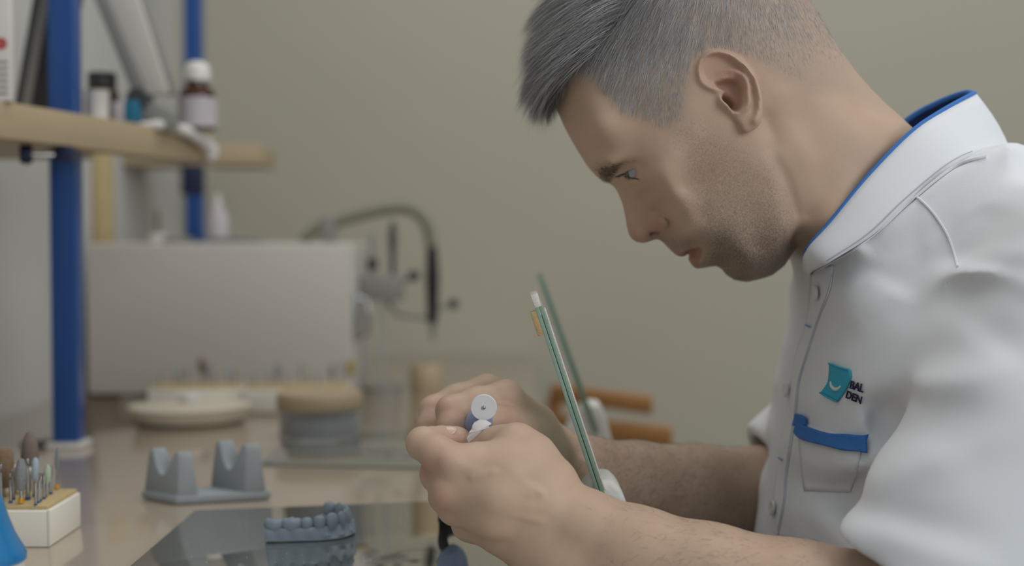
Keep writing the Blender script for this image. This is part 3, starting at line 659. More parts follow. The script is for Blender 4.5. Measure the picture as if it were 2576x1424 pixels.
class TPS:
    def __init__(s, P, V, lam=1e-4):
        s.P = np.asarray(P, float) * 10; n = len(P); K = s.k(s.P, s.P) + lam * np.eye(n); A = np.c_[np.ones(n), s.P]
        sol = np.linalg.solve(np.block([[K, A], [A.T, np.zeros((3, 3))]]), np.r_[np.asarray(V, float), 0, 0, 0]); s.w, s.a = sol[:n], sol[n:]
    @staticmethod
    def k(a, b): r2 = ((a[:, None, :] - b[None]) ** 2).sum(-1); return 0.5 * r2 * np.log(r2 + 1e-12)
    def __call__(s, X, Z):
        q = np.stack([X.ravel(), Z.ravel()], 1).astype(float) * 10; out = np.empty(len(q))
        for i in range(0, len(q), 8000): out[i:i + 8000] = s.k(q[i:i + 8000], s.P) @ s.w + s.a[0] + q[i:i + 8000] @ s.a[1:]
        return out.reshape(X.shape)
def xz(px, py, Y): p = W(px, py, Y); return np.array([p.x, p.z])

# ---------------------------------------------------------------- head and neck: outline of the middle plane plus half widths
YH0 = 1.0
OUT = [  # px, py, edge radius (mm)
 (1403,281,50),(1421,322,50),(1447,369,48),(1473,410,40),(1497,440,26),(1513,453,14),(1533,462,8),(1546,471,6.5),(1556,489,6),(1566,514,6),(1572,542,6.5),
 (1576,567,7),(1581,588,8),(1589,601,9),(1601,609,9),(1619,612,8),(1634,608,7),(1646,603,7),(1656,602,9),(1667,609,14),(1680,622,20),(1692,634,22),
 (1702,642,22),(1711,646,22),(1721,645,18),(1731,639,12),(1736,641,12),(1733,652,18),(1738,664,20),(1746,673,20),(1756,676,20),(1771,674,16),(1790,670,16),(1803,669,18),(1816,676,22),
 (1828,691,24),(1848,704,24),(1879,709,24),(1910,702,26),(1941,692,28),(1972,668,28),(1990,640,26),(2003,622,26),(2030,650,34),(2060,700,40),(2100,760,46),(2150,830,50),
 (2300,960,60),(2420,830,60),(2520,640,60),(2440,470,55),(2370,395,52),(2288,322,50),(2255,291,50),(2221,261,50),(2187,228,52),(2150,187,54),(2121,148,56),(2088,102,60),
 (2066,62,64),(2044,22,66),(2010,-30,68),(1950,-90,70),(1870,-140,70),(1780,-165,70),(1680,-160,70),(1580,-120,68),(1500,-62,64),(1440,18,60),(1402,95,58),(1388,175,55),(1392,235,52)]
outl = np.array([xz(x, y, YH0) for x, y, r in OUT])
CTRL = [ # px, py, half width (mm)
 (1480,330,45),(1455,300,36),(1510,350,50.5),(1530,385,44),(1560,300,60),(1520,240,59),(1470,180,54),(1560,150,67),(1650,120,73),(1780,70,75),(1700,0,76),(1850,40,75),(1950,60,68),(1990,130,66),(1650,230,69),
 (1740,300,69),(1690,340,67.5),(1640,400,61),(1600,360,57),(1560,400,45),(1530,420,35),(1604,442,44),(1585,430,35),(1575,455,25),(1592,458,36),(1606,474,33),(1645,480,46),(1680,500,54),(1640,508,33),(1672,535,35),(1703,540,50),(1720,470,60.5),(1650,530,20.5),(1620,508,18),(1760,540,58),
 (1703,578,37),(1690,600,28),(1655,570,17.0),(1640,560,15.5),(1668,583,17.5),(1620,560,12.5),(1600,530,10.5),(1612,500,17),(1580,490,11),(1565,470,12),(1600,585,10.5),(1625,598,8.5),
 (1712,618,28),(1735,610,33),(1757,626,29),(1765,655,26),(1800,620,41),(1830,650,33),(1850,680,22),(1900,620,49),(1880,540,58),(1940,560,57),(1970,480,58),(1900,430,64),(1820,420,66),
 (1960,250,66),(1940,330,64),(2000,300,60),(2050,210,59),(2100,240,53),(2050,400,58),(2110,350,57),(2030,540,51),(2080,480,57),(1995,600,44),(2170,330,54),(2200,480,56),(2250,650,52),(2060,600,46),(1960,640,38)]
GH = Grid((W(1330, 0, 1.0).x, 0.905, W(0, 800, 1.0).z), (W(2330, 0, 1.0).x, 1.095, W(0, -190, 1.0).z), 0.00135)
XX, ZZ = np.meshgrid(GH.ax[0], GH.ax[2], indexing='ij')
D = soft_depth(XX, ZZ, outl)
def depth_at(p):                                             # bilinear lookup
    i = (p[:, 0] - GH.lo[0]) / GH.h; k = (p[:, 1] - GH.lo[2]) / GH.h; i0 = np.clip(i.astype(int), 0, D.shape[0] - 2); k0 = np.clip(k.astype(int), 0, D.shape[1] - 2); a, b = i - i0, k - k0
    return (D[i0, k0] * (1 - a) * (1 - b) + D[i0 + 1, k0] * a * (1 - b) + D[i0, k0 + 1] * (1 - a) * b + D[i0 + 1, k0 + 1] * a * b)
cp = np.array([xz(x, y, YH0 - w / 1000) for x, y, w in CTRL]); cw = np.array([w / 1000 for _, _, w in CTRL])
lr = np.log(cw ** 2 / (2 * np.maximum(depth_at(cp), 0.001)))
tp = TPS(np.vstack([outl, cp]), np.r_[np.log([r / 1000 for _, _, r in OUT]), lr], 2e-3)
R2 = np.exp(np.clip(tp(XX, ZZ), math.log(0.004), math.log(0.15)))
WW = (2 * R2 * D).astype(np.float32)
g0, g1 = np.gradient(WW, GH.h); gg = g0 ** 2 + g1 ** 2
yy = (GH.ax[1] - YH0)[None, :, None]
dist = ((yy ** 2 - WW[:, None, :]) / (np.sqrt(4 * yy ** 2 + gg[:, None, :]) + 1e-4)).astype(np.float32)
# ---- relief on the sides of the face: ridges and grooves (polyline px, width mm, height mm, depth at which it lies)
DEL = np.zeros_like(XX, np.float32)
def relief(pts, wd, amp, half):
    P = np.array([xz(x, y, YH0 - half / 1000) for x, y in pts])
    amps = np.array(amp if hasattr(amp, '__len__') else [amp] * len(pts), float) / 1000
    if len(pts) == 1: d_ = np.hypot(XX - P[0, 0], ZZ - P[0, 1]); am = amps[0]
    else: d_, am = seg_dist(XX, ZZ, P, amps)
    global DEL; DEL = DEL + (am * np.exp(-(d_ / (wd / 1000)) ** 2)).astype(np.float32)
relief([(1648,530),(1664,541),(1680,557),(1685,566),(1679,577)], 1.6, [-.8,-1.8,-2.6,-2.4,-1.0], 20)      # crease round the nose wing
relief([(1654,562)], 5.4, 3.4, 17); relief([(1601,590)], 7, .8, 9)                                        # nose wing, tip
relief([(1690,578),(1722,605),(1742,622)], 3.2, [-.6,-1.0,-.3], 34)                                       # nasolabial fold
relief([(1732,640),(1745,632),(1757,624),(1764,622)], 1.1, [-2.2,-2.4,-1.8,-.3], 26)                      # mouth line
relief([(1737,655),(1748,648),(1757,638)], 3.2, [1.6,1.4,.4], 22); relief([(1710,640),(1728,634),(1745,626)], 2.2, [.9,.9,.3], 22)   # lips
relief([(1500,405),(1540,412),(1575,402),(1610,400)], 5.5, [1.6,2.2,1.8,.6], 38)                          # brow ridge
relief([(1553,425),(1575,416),(1598,412),(1612,420)], 2.0, [-1.0,-1.6,-1.6,-.6], 36)                      # upper lid crease
relief([(1585,474),(1604,470),(1618,458)], 3.0, [-.8,-1.0,-.4], 34)                                      # under the eye
relief([(1560,438),(1575,428),(1596,419)], 1.6, [.9,1.2,.8], 34); relief([(1572,446),(1590,452),(1603,449)], 1.5, [.6,.9,.7], 34)   # lid rims
relief([(1640,430),(1690,390),(1740,345)], 8, [.5,2.0,1.2], 62)                                           # cheekbone
relief([(1930,380),(1972,450),(2003,540),(2012,600)], 5, [-1.2,-2.6,-3.2,-2.5], 52)                       # behind the jaw edge
relief([(1945,520),(1960,600)], 10, [1.2,1.0], 52)
relief([(1925,300),(1950,360)], 6, [-2.5,-1.5], 62)                                                       # below the lobe
relief([(1960,250),(2030,420),(2060,560)], 9, [1.0,1.4,.6], 58)                                           # neck muscle
relief([(1500,240),(1540,330)], 8, [-.8,-.8], 56)                                                         # temple
# ear bowl is hollowed into the head
eY = YH0 - 0.072
def E(pts): return np.array([xz(1700 + x * .1825, 100 + y * .1825, eY) for x, y in pts])
bowl = E([(540,600),(700,560),(850,580),(915,680),(900,860),(850,980),(790,980),(700,870),(650,800),(690,700),(600,660)])
bs = poly_sd(XX, ZZ, bowl); DEL -= (0.009 * np.clip(0.5 - bs / 0.003, 0, 1)).astype(np.float32)
dist -= DEL[:, None, :] * np.clip(np.abs(yy) / 0.012, 0, 1)
# ---- ear
eo = E(smooth_path([(255,400),(290,285),(350,205),(450,150),(560,140),(690,162),(805,215),(925,318),(1035,440),(1115,560),(1165,700),(1190,850),(1195,1000),(1178,1130),(1122,1212),(1040,1262),(970,1288),(915,1255),(870,1160),(780,1060),(660,960),(580,850),(500,720),(390,690),(290,590),(255,480),(255,400)], 4)[:-1])
esd = poly_sd(XX, ZZ, eo)
ctr = E([(300,600),(1190,700)]); ax_ = ctr[1] - ctr[0]; rampu = np.clip(((XX - ctr[0, 0]) * ax_[0] + (ZZ - ctr[0, 1]) * ax_[1]) / float(ax_ @ ax_), -.2, 1.2)
HE = (0.0705 + 0.0035 * rampu).astype(np.float32)
def eridge(pts, wd, amp):
    global HE
    P = E(smooth_path(pts, 4)); a = np.interp(np.linspace(0, 1, len(P)), np.linspace(0, 1, len(amp)), amp) / 1000
    d_, am = seg_dist(XX, ZZ, P, a); HE = HE + (am * np.exp(-(d_ / (wd / 1000)) ** 2)).astype(np.float32)
eridge([(640,690),(540,690),(450,655),(350,575),(308,450),(325,330),(390,232),(470,190),(570,183),(690,212),(810,283),(920,378),(1010,490),(1075,600),(1115,740),(1128,870),(1120,1000),(1080,1130)], 2.6, [1.5,4,5,6,7,7.5,8,8.5,9,9,8,7,5,3.5])
eridge([(540,470),(640,440),(750,430),(860,470),(940,550),(975,650),(975,760),(985,860),(950,950),(880,1010)], 2.7, [1.2,3,4.6,6.2,7,7,6.8,6.2,5,2.2])
eridge([(540,600),(640,545),(760,510)], 2.0, [1.5,3,3])
eridge([(620,800),(640,870),(720,930),(800,1010)], 2.3, [3.5,5.5,5,2])
eridge([(960,1150),(1020,1120)], 6.0, [2.5,3.0])
eridge([(420,420),(480,500)], 3.2, [-2.2,-2.6])
eridge([(590,280),(760,330),(900,430),(1000,570),(1040,700)], 1.8, [-.8,-1.8,-2.2,-2.0,-.8])
HE -= (0.0085 * np.clip(0.5 - bs / 0.0022, 0, 1)).astype(np.float32)
hole = E([(680,800),(740,830),(790,900)]); d_, _ = seg_dist(XX, ZZ, hole); HE -= (0.011 * np.exp(-(d_ / 0.0021) ** 2)).astype(np.float32)
dist += (0.011 * np.exp(-(d_ / 0.0021) ** 2)).astype(np.float32)[:, None, :] * (np.abs(yy) > 0.04)
r_ = np.abs(yy); he = HE[:, None, :]
under = np.clip(he - r_, 0, 0.02)
fe = smax(r_ - he, (esd[:, None, :] + 0.55 * np.maximum(under - 0.003, 0) * np.clip(rampu - .15, 0, 1)[:, None, :]).astype(np.float32), 0.0028)
fe = np.where(r_ > 0.052, fe, 0.02).astype(np.float32)
GH.f[:] = smin(dist, fe, 0.0022)
# ---- nostril, eye opening
for s in (-1, 1):
    GH.cone(W(1645, 590, 1.0 + 0) + Vector((0, s * 0.0085, 0)), W(1630, 575, 1.0) + Vector((0, s * 0.006, 0)), 0.0028, 0.002, 0.0015, True)
    GH.cone(W(1651, 587, 1.0) + Vector((0, s * 0.0115, 0)), W(1640, 588, 1.0) + Vector((0, s * 0.009, 0)), 0.0018, 0.0022, 0.0012, True)
eyeP = W(1616, 428, 1.0 - 0.034); EYE = [Vector((eyeP.x, 1.0 + s * 0.0288, eyeP.z)) for s in (-1, 1)]
opn = np.array([xz(x, y, YH0 - .040) for x, y in ((1562,441),(1570,435.5),(1580,430.5),(1590,426),(1597,424),(1600,434),(1599,445),(1592,447),(1581,446),(1571,443.5))])
osd = poly_sd(XX, ZZ, opn)[:, None, :]
cut = np.maximum(osd, 0.024 - np.abs(yy)); GH.f[:] = smax(GH.f, -cut.astype(np.float32), 0.0008)
nk = np.array([-.495, .869]); nk0 = W(2290, 590, 1.0)
plane = -((GH.ax[0][:, None] - nk0.x) * nk[0] + (GH.ax[2][None, :] - nk0.z) * nk[1]).astype(np.float32)
GH.f[:] = smax(GH.f, plane[:, None, :], .004)
HP, HF = GH.mesh()
HP = relax(HP, HF, 1, 0.4)

# ---------------------------------------------------------------- arms and hands
def pt(t): return W(t[0], t[1], t[2])
def chain(G, js, k=0.004):                                    # joints (px, py, Y, radius mm)
    for a, b in zip(js[:-1], js[1:]): G.cone(pt(a), pt(b), a[3] / 1000, b[3] / 1000, k)
GN = Grid((W(1000, 0, .86).x, 0.795 - 0.06, W(0, 1700, .8).z), (W(2480, 0, .8).x, 0.96, W(0, 1040, .9).z), 0.0013)
# near forearm: two bones side by side, thick muscle toward the elbow
chain(GN, [(1385,1278,.868,21),(1470,1322,.864,23),(1600,1392,.855,30),(1780,1460,.845,36),(2000,1520,.835,40),(2250,1565,.825,42),(2450,1580,.82,44)], .008)
chain(GN, [(1340,1352,.872,20),(1420,1400,.868,22),(1560,1470,.86,29),(1780,1530,.85,36),(2000,1570,.845,38)], .012)
GN.ball(pt((1345,1405,.875)), (.016, .014, .014), .012)
# palm plate: metacarpals
mc = [((1372,1245,.866,15),(1285,1195,.858,12.5),(1140,1166,.862,11.5)), ((1362,1282,.862,15),(1250,1250,.854,12.5),(1126,1232,.866,11.8)), ((1350,1325,.866,15),(1240,1300,.862,12.5),(1145,1275,.878,11.5)), ((1332,1362,.876,14),(1262,1342,.876,12),(1180,1318,.892,11))]
for m_ in mc: chain(GN, m_, .011)
chain(GN, [(1385,1215,.872,17),(1330,1170,.868,15),(1270,1165,.868,13),(1200,1155,.868,11)], .010)
chain(GN, [(1330,1230,.882,22),(1260,1230,.886,20),(1200,1240,.888,16)], .010)           # palm depth
chain(GN, [(1300,1335,.892,18),(1240,1310,.896,16)], .010)
# index: out to the left, back again to the pinch
chain(GN, [(1140,1166,.862,11.5),(1100,1140,.868,10.8),(1064,1116,.878,11.2)], .007)
chain(GN, [(1064,1116,.878,11.0),(1085,1108,.894,9.2),(1110,1105,.903,9.0)], .003)
chain(GN, [(1110,1105,.903,9.0),(1148,1104,.905,8.2),(1160,1105,.904,7.2)], .003)
# middle, ring, little: curled under
chain(GN, [(1126,1232,.866,11.8),(1098,1195,.884,10.2),(1098,1182,.893,10.2)], .006); chain(GN, [(1098,1182,.893,10.2),(1130,1160,.912,9),(1175,1150,.922,8)], .003)
chain(GN, [(1145,1275,.878,11.5),(1118,1250,.896,10),(1122,1232,.912,9.8)], .006); chain(GN, [(1122,1232,.912,9.8),(1170,1205,.926,8.8),(1210,1205,.926,8)], .003)
chain(GN, [(1180,1318,.892,11),(1160,1292,.910,9),(1168,1275,.922,8.8)], .006); chain(GN, [(1168,1275,.922,8.6),(1210,1262,.930,8)], .003)
# thumb
chain(GN, [(1375,1215,.878,17),(1335,1150,.878,14.5),(1300,1114,.882,12.2)], .010); chain(GN, [(1300,1114,.882,12.2),(1262,1112,.888,10.4),(1240,1116,.892,10.0)], .006); chain(GN, [(1240,1116,.892,10.0),(1206,1126,.898,8.2),(1196,1128,.899,7)], .005)
GN.ball(pt((1290,1108,.876)), (.010, .008, .009), .006)
# tendons, knuckles, veins
for a, b in (((1150,1168,.853),(1330,1240,.8475)),): GN.cone(pt(a), pt(b), .0028, .0022, .005)
for a, b in (((1140,1236,.8585),(1330,1275,.8475)), ((1160,1277,.870),(1330,1310,.8525))): GN.cone(pt(a), pt(b), .0024, .0018, .005)
for c_ in ((1132,1162,.853), (1118,1230,.8575), (1138,1272,.869)): GN.ball(pt(c_), (.0062, .0045, .0055), .004)
for vs in ([(1190,1200,.8480),(1240,1190,.8462),(1300,1205,.8465),(1360,1240,.846)], [(1230,1262,.8437),(1290,1290,.8455),(1360,1310,.845)]): chain(GN, [(x, y, z + .0008, 1.0) for x, y, z in vs], .004)
xx_ = GN.ax[0][:, None, None]; lift_ = (T + .0042 - GN.ax[2])[None, None, :]
GN.f[:] = np.where(xx_ < .122, smax(GN.f, lift_, .004), GN.f)
NP_, NF = GN.mesh(); NP_ = relax(NP_, NF, 2)

GF = Grid((W(1030, 0, 1.0).x, 0.895, W(0, 1500, 1.1).z), (W(2120, 0, 1.15).x, 1.235, W(0, 925, 1.0).z), 0.0014)
chain(GF, [(1405,1165,1.025,23),(1470,1182,1.035,26),(1600,1212,1.062,32),(1750,1232,1.10,37),(1900,1245,1.14,41),(2040,1240,1.175,44)], .008)
chain(GF, [(1400,1195,1.02,20),(1500,1235,1.04,26),(1700,1270,1.08,33),(1900,1290,1.13,40),(2050,1310,1.165,44)], .012)
GF.ball(pt((1436,1150,1.008)), (.011, .010, .015), .008); chain(GF, [(1460,1120,1.018,4),(1470,1160,1.006,4),(1462,1215,1.004,4)], .008)
chain(GF, [(1395,1140,1.018,20),(1340,1070,.995,16),(1272,1000,.968,12.2)], .010); chain(GF, [(1390,1150,1.03,20),(1310,1060,1.02,16),(1226,985,1.002,12.4)], .010)
chain(GF, [(1390,1170,1.035,20),(1290,1080,1.035,15),(1205,1010,1.03,11.5)], .010); chain(GF, [(1320,1110,1.0,22),(1270,1080,1.01,18)], .010)
chain(GF, [(1272,1000,.968,12.2),(1200,1014,.956,11),(1134,1033,.948,10.6)], .006); chain(GF, [(1134,1033,.948,10.6),(1136,1075,.936,9.6),(1146,1098,.934,9.2)], .004); chain(GF, [(1146,1098,.934,9.2),(1182,1112,.936,8)], .003)
chain(GF, [(1226,985,1.002,12.4),(1150,1005,.994,11),(1090,1032,.985,10.6)], .006); chain(GF, [(1090,1032,.985,10.6),(1084,1075,.968,9.6),(1096,1105,.962,9)], .004); chain(GF, [(1096,1105,.962,9),(1140,1125,.960,8)], .003)
chain(GF, [(1205,1010,1.03,11.5),(1130,1035,1.02,10),(1078,1058,1.008,9.8)], .005); chain(GF, [(1078,1058,1.008,9.8),(1076,1095,.994,9),(1100,1120,.985,8.5)], .004)
chain(GF, [(1370,1140,1.0,18),(1315,1100,.972,14),(1290,1078,.960,12)], .010); chain(GF, [(1290,1078,.960,12),(1268,1062,.948,10.6),(1250,1056,.942,9.8)], .005); chain(GF, [(1250,1056,.942,9.8),(1228,1062,.936,8.6)], .003)
for c_ in ((1262,985,.960), (1128,1022,.942), (1086,1022,.979)): GF.ball(pt(c_), (.006, .005, .005), .004)
FP, FF = GF.mesh(); FP = relax(FP, FF, 2)

# ---- one body mesh with colour masks
BP = np.vstack([HP, NP_, FP]); BF = np.vstack([HF, NF + len(HP), FF + len(HP) + len(NP_)])
person = thing('person', 'man in white short sleeved work tunic bent over, polishing a small white piece', 'person', (0.42, 1.02, 0.30))
PO = np.array(person.location)
body_me = quads('body', BP - PO, BF)
hp = HP.copy(); hp[:, 1] = YH0 - np.abs(hp[:, 1] - YH0); PXY = project(hp)                 # both sides read as the near one
def soft(poly, wd): return np.clip(0.5 - poly_sd(PXY[:, 0], PXY[:, 1], np.array(poly, float)) / wd, 0, 1)
HAIRLINE = [(1392,262),(1420,232),(1442,178),(1470,158),(1486,160),(1500,200),(1514,232),(1545,270),(1585,287),(1620,300),(1650,318),(1690,318),(1724,294),(1731,235),(1742,185),(1752,140),(1790,118),(1830,122),(1880,140),(1925,162),(1977,194),(2040,226),(2110,232),(2180,260),(2260,290),(2220,100),(2100,-300),(1500,-400),(1200,-200),(1250,200)]
BEARD = [(1690,325),(1728,300),(1780,318),(1850,350),(1900,385),(1945,410),(1975,470),(2005,560),(2012,625),(1960,720),(1850,740),(1790,690),(1757,684),(1752,668),(1763,648),(1768,626),(1750,612),(1728,622),(1706,640),(1690,640),(1650,600),(1664,588),(1690,590),(1740,606),(1765,600),(1742,540),(1735,470),(1712,410)]
LIPS = [(1700,640),(1716,636),(1740,628),(1757,621),(1766,626),(1764,640),(1757,662),(1752,680),(1736,672),(1728,655),(1729,645),(1712,650)]
hairm = soft(HAIRLINE, 40); beard = soft(BEARD, 70); lips = soft(LIPS, 5)
red = np.zeros(len(HP))
for x, y, r, a in ((1650,572,36,.75),(1600,595,40,.45),(1640,500,60,.25),(1800,165,45,.5),(1845,205,30,.6),(1850,250,26,.35),(1890,310,28,.25),(1850,180,60,.25)):
    red += a * np.exp(-((PXY[:, 0] - x) ** 2 + (PXY[:, 1] - y) ** 2) / r ** 2)
fade = np.clip((np.hypot(PXY[:, 0] - 1480, PXY[:, 1] - 20) - 120) / 520, 0, 1)
nrest = len(NP_) + len(FP)
armp = project(np.vstack([NP_, FP])); aw = np.vstack([NP_, FP])
isfar = np.r_[np.zeros(len(NP_)), np.ones(len(FP))]
ahair = np.where(isfar > 0, np.clip((armp[:, 0] - 1380) / 150, 0, 1), np.clip((armp[:, 0] - 1380) / 400, 0, .55))
ared = np.zeros(nrest)
for x, y, r, a, fr in ((1095,1165,40,.55,0),(1100,1238,38,.5,0),(1120,1285,36,.5,0),(1145,1098,36,.6,0),(1060,1180,30,.5,0),(1130,1030,30,.4,1),(1080,1030,30,.4,1),(1270,1060,50,.5,1),(1290,985,40,.25,1)):
    ared += a * (isfar == fr) * np.exp(-((armp[:, 0] - x) ** 2 + (armp[:, 1] - y) ** 2) / r ** 2)
mk = np.zeros((len(BP), 4), np.float32); mk[:, 3] = 1
mk[:len(HP), 0] = beard * (.72 + .75 * np.clip((PXY[:, 1] - 470) / 170, 0, 1)); mk[:len(HP), 1] = np.clip(red + 1.5 * lips, 0, 2); mk[:len(HP), 2] = hairm * (1 - 0.55 * fade)
mk[len(HP):, 1] = ared; mk[len(HP):, 0] = ahair * np.where(isfar > 0, .85, .42)
at = body_me.color_attributes.new('mask', 'FLOAT_COLOR', 'POINT'); at.data.foreach_set('color', mk.ravel())
def skin():
    m = mat('skin', (196, 168, 146), 0.48, 0.05, 60, 0.0, spec=0.35); nt = m.node_tree; b = nt.nodes['Principled BSDF']; lk = nt.links.new
    a = N(nt, 'ShaderNodeAttribute', attribute_name='mask'); sp = N(nt, 'ShaderNodeSeparateColor'); lk(a.outputs['Color'], sp.inputs[0])
    tc = nt.nodes['Texture Coordinate']
    def noise(scale, detail=3): n = N(nt, 'ShaderNodeTexNoise', Scale=scale, Detail=detail); lk(tc.outputs['Object'], n.inputs['Vector']); return n
    def math_(op, x, y):
        n = N(nt, 'ShaderNodeMath', operation=op)
        for i, q in enumerate((x, y)):
            if isinstance(q, (int, float)): n.inputs[i].default_value = q
            else: lk(q, n.inputs[i])
        return n.outputs[0]
    base = b.inputs['Base Color'].links[0].from_socket
    def mix(c, f, col):
        n = N(nt, 'ShaderNodeMix', data_type='RGBA', clamp_factor=True); lk(c, n.inputs[6]); n.inputs[7].default_value = (*srgb(col), 1); lk(f, n.inputs[0]); return n.outputs[2]
    blot = noise(18); c = mix(base, math_('MULTIPLY', math_('SUBTRACT', blot.outputs['Fac'], .45), 0.5), (176, 134, 112))
    c = mix(c, math_('MULTIPLY', sp.outputs[1], .42), (170, 100, 92))
    sp1 = noise(900, 2); sp2 = noise(160, 3)
    sf = math_('MULTIPLY', sp.outputs[0], math_('ADD', .42, math_('MULTIPLY', math_('SUBTRACT', sp1.outputs['Fac'], .46), .9)))
    c = mix(c, sf, (98, 86, 74)); c = mix(c, math_('MULTIPLY', sp.outputs[2], .6), (140, 131, 122))
    lk(c, b.inputs['Base Color'])
    bp = N(nt, 'ShaderNodeBump', Strength=0.22, Distance=0.0006); fine = noise(1500, 2); lk(math_('ADD', fine.outputs['Fac'], math_('MULTIPLY', sp2.outputs['Fac'], .8)), bp.inputs['Height']); lk(bp.outputs[0], b.inputs['Normal'])
    b.inputs['Subsurface Weight'].default_value = 0.12; b.inputs['Subsurface Radius'].default_value = (1, .4, .25); b.inputs['Subsurface Scale'].default_value = 0.003
    return m
M['skin'] = skin()
body = link('body', body_me, M['skin'], person)

# ---- eyes
M['sclera'] = mat('eye_white', (176, 176, 180), 0.15, 0.03, 60, coat=0.6); M['iris'] = mat('grey_brown_iris', (84, 80, 76), 0.2, 0.3, 400, coat=0.8); M['dark'] = mat('pupil', (12, 10, 10), 0.1)
gz = Vector((-.94, 0, -.28)).normalized()
for e in EYE:
    ey = link('eyeball', lathe_me('eyeball', [(0.0114 * math.sin(a * math.pi / 16), -0.0114 * math.cos(a * math.pi / 16)) for a in range(17)], 24), M['sclera'], person, loc=e - person.location)
    dirv = (gz + Vector((0, 0.10 if e.y < 1 else -0.10, 0))).normalized()
    lathe('iris', [(0.0058, 0.0098), (0.0055, 0.0105), (0.004, 0.0116), (0.002, 0.0122), (0, 0.0123)], M['iris'], ey, 20, dirv)
    lathe('pupil', [(0.0020, 0.0121), (0.0016, 0.0125), (0, 0.0126)], M['dark'], ey, 14, dirv)

# ---- index fingernail
bm = bmesh.new(); bmesh.ops.create_uvsphere(bm, u_segments=16, v_segments=10, radius=1)
for v_ in bm.verts: v_.co = Vector((v_.co.x * .0062, v_.co.y * .0052, v_.co.z * .0011 - .0016 * v_.co.y ** 2))
bmesh.ops.rotate(bm, cent=(0, 0, 0), matrix=__import__('mathutils').Matrix.Rotation(.55, 3, 'X'), verts=bm.verts)
link('fingernail', from_bm('fingernail', bm), mat('fingernail', (206, 176, 160), .3, coat=.3), person, loc=W(1128, 1105, .904) + Vector((0, -.0042, .0076)) - person.location)

# ---------------------------------------------------------------- hair: strands rooted on the skin
FV = BP[BF].mean(1); e1 = BP[BF[:, 2]] - BP[BF[:, 0]]; e2 = BP[BF[:, 3]] - BP[BF[:, 1]]; FN = np.cross(e1, e2); FA = np.linalg.norm(FN, axis=1) / 2; FN /= (2 * FA[:, None] + 1e-12)
headf = np.arange(len(BF)) < len(HF)
fm = FV.copy(); fm[:, 1] = YH0 - np.abs(fm[:, 1] - YH0); FPX_ = project(fm)
def pick(weight, n):
    p = FA * weight; p = p / p.sum(); i = RNG.choice(len(p), n, p=p); f = BF[i]; w = RNG.random((n, 4)); w /= w.sum(1, keepdims=True)
    return (BP[f] * w[:, :, None]).sum(1), FN[i], FPX_[i]
def img_dir(dx, dy): return np.stack([dx, np.zeros_like(dx), -dy], -1)
def ribbons(name, root, n, d, ln, wd, shade, lift, droop, segs=3, mat_=None, parent=None, jit=.12, kind='stuff', root_thick=1.0):
    Nn = len(root); d = d + RNG.normal(0, jit, d.shape); d = d - n * (d * n).sum(1, keepdims=True); d /= np.linalg.norm(d, axis=1, keepdims=True) + 1e-9
    side = np.cross(d, n) + RNG.normal(0, .5, d.shape); side -= d * (side * d).sum(1, keepdims=True); side /= np.linalg.norm(side, axis=1, keepdims=True) + 1e-9
    V = np.empty((Nn, segs * 2 + 1, 3), np.float32)
    for k in range(segs + 1):
        t = k / segs
        c = root - n * 0.0004 + d * (ln * t)[:, None] + n * (ln * (lift * t - droop * t * t))[:, None]
        if k < segs:
            w_ = (np.ones(Nn) * wd)[:, None] * (1 - .75 * t) * .5; V[:, 2 * k] = c - side * w_; V[:, 2 * k + 1] = c + side * w_
        else: V[:, 2 * segs] = c
    base = (np.arange(Nn) * (segs * 2 + 1))[:, None]; fs = []
    for k in range(segs - 1): fs += [np.array([2 * k, 2 * k + 1, 2 * k + 3]), np.array([2 * k, 2 * k + 3, 2 * k + 2])]
    fs.append(np.array([2 * segs - 2, 2 * segs - 1, 2 * segs])); F = np.concatenate([base + q for q in fs])
    me = quads(name, V.reshape(-1, 3) - PO, F); a = me.attributes.new('shade', 'FLOAT', 'POINT'); a.data.foreach_set('value', np.repeat(shade, segs * 2 + 1).astype(np.float32))
    return link(name, me, mat_, parent, kind=kind)
M['hair'] = mat('salt_and_pepper_hair', (90, 88, 86), 0.45, spec=0.4); attr_ramp(M['hair'], 'shade', srgb((82, 77, 73)), srgb((214, 214, 216)))
M['browhair'] = mat('dark_brow_hair', (52, 42, 36), 0.6)
HD = np.array([ # px, py, dx, dy, length mm, white
 (1420,20,-.80,.60,40,.34),(1400,150,-.62,.78,34,.32),(1440,100,-.72,.70,36,.34),(1500,20,-.62,.78,32,.32),(1500,110,-.5,.86,24,.34),(1560,40,-.5,.86,24,.36),(1600,-60,-.5,.86,30,.3),(1640,60,-.40,.92,17,.42),(1720,40,-.34,.94,13,.45),(1560,180,-.34,.94,12,.48),
 (1520,230,-.15,.98,8,.45),(1650,180,-.30,.95,9,.55),(1620,260,-.2,.98,7,.45),(1690,270,-.1,.99,7,.25),(1730,210,-.15,.98,6,.25),(1800,60,-.1,.99,9,.45),(1880,100,.1,.98,6,.35),(1960,140,.35,.92,4.5,.28),(2050,190,.5,.85,3.5,.2),(2060,60,.45,.88,6,.2),(1950,20,.2,.97,8,.3),(2150,230,.6,.8,3,.1)])
def field(p):
    w_ = 1 / (((p[:, None, :] - HD[None, :, :2]) ** 2).sum(-1) + 900) ** 1.5; w_ /= w_.sum(1, keepdims=True); return w_ @ HD[:, 2:]
fl_px = FPX_[headf]
hw = np.zeros(len(BF)); hs = -poly_sd(fl_px[:, 0], fl_px[:, 1], np.array(HAIRLINE, float))
back = np.clip((fl_px[:, 0] - 1930) / 250, 0, 1)
hw[headf] = np.clip(0.35 + hs / 40, 0, 1) ** 1.3 * np.where(fl_px[:, 1] > -150, 1, .25) * (1 - .55 * back)
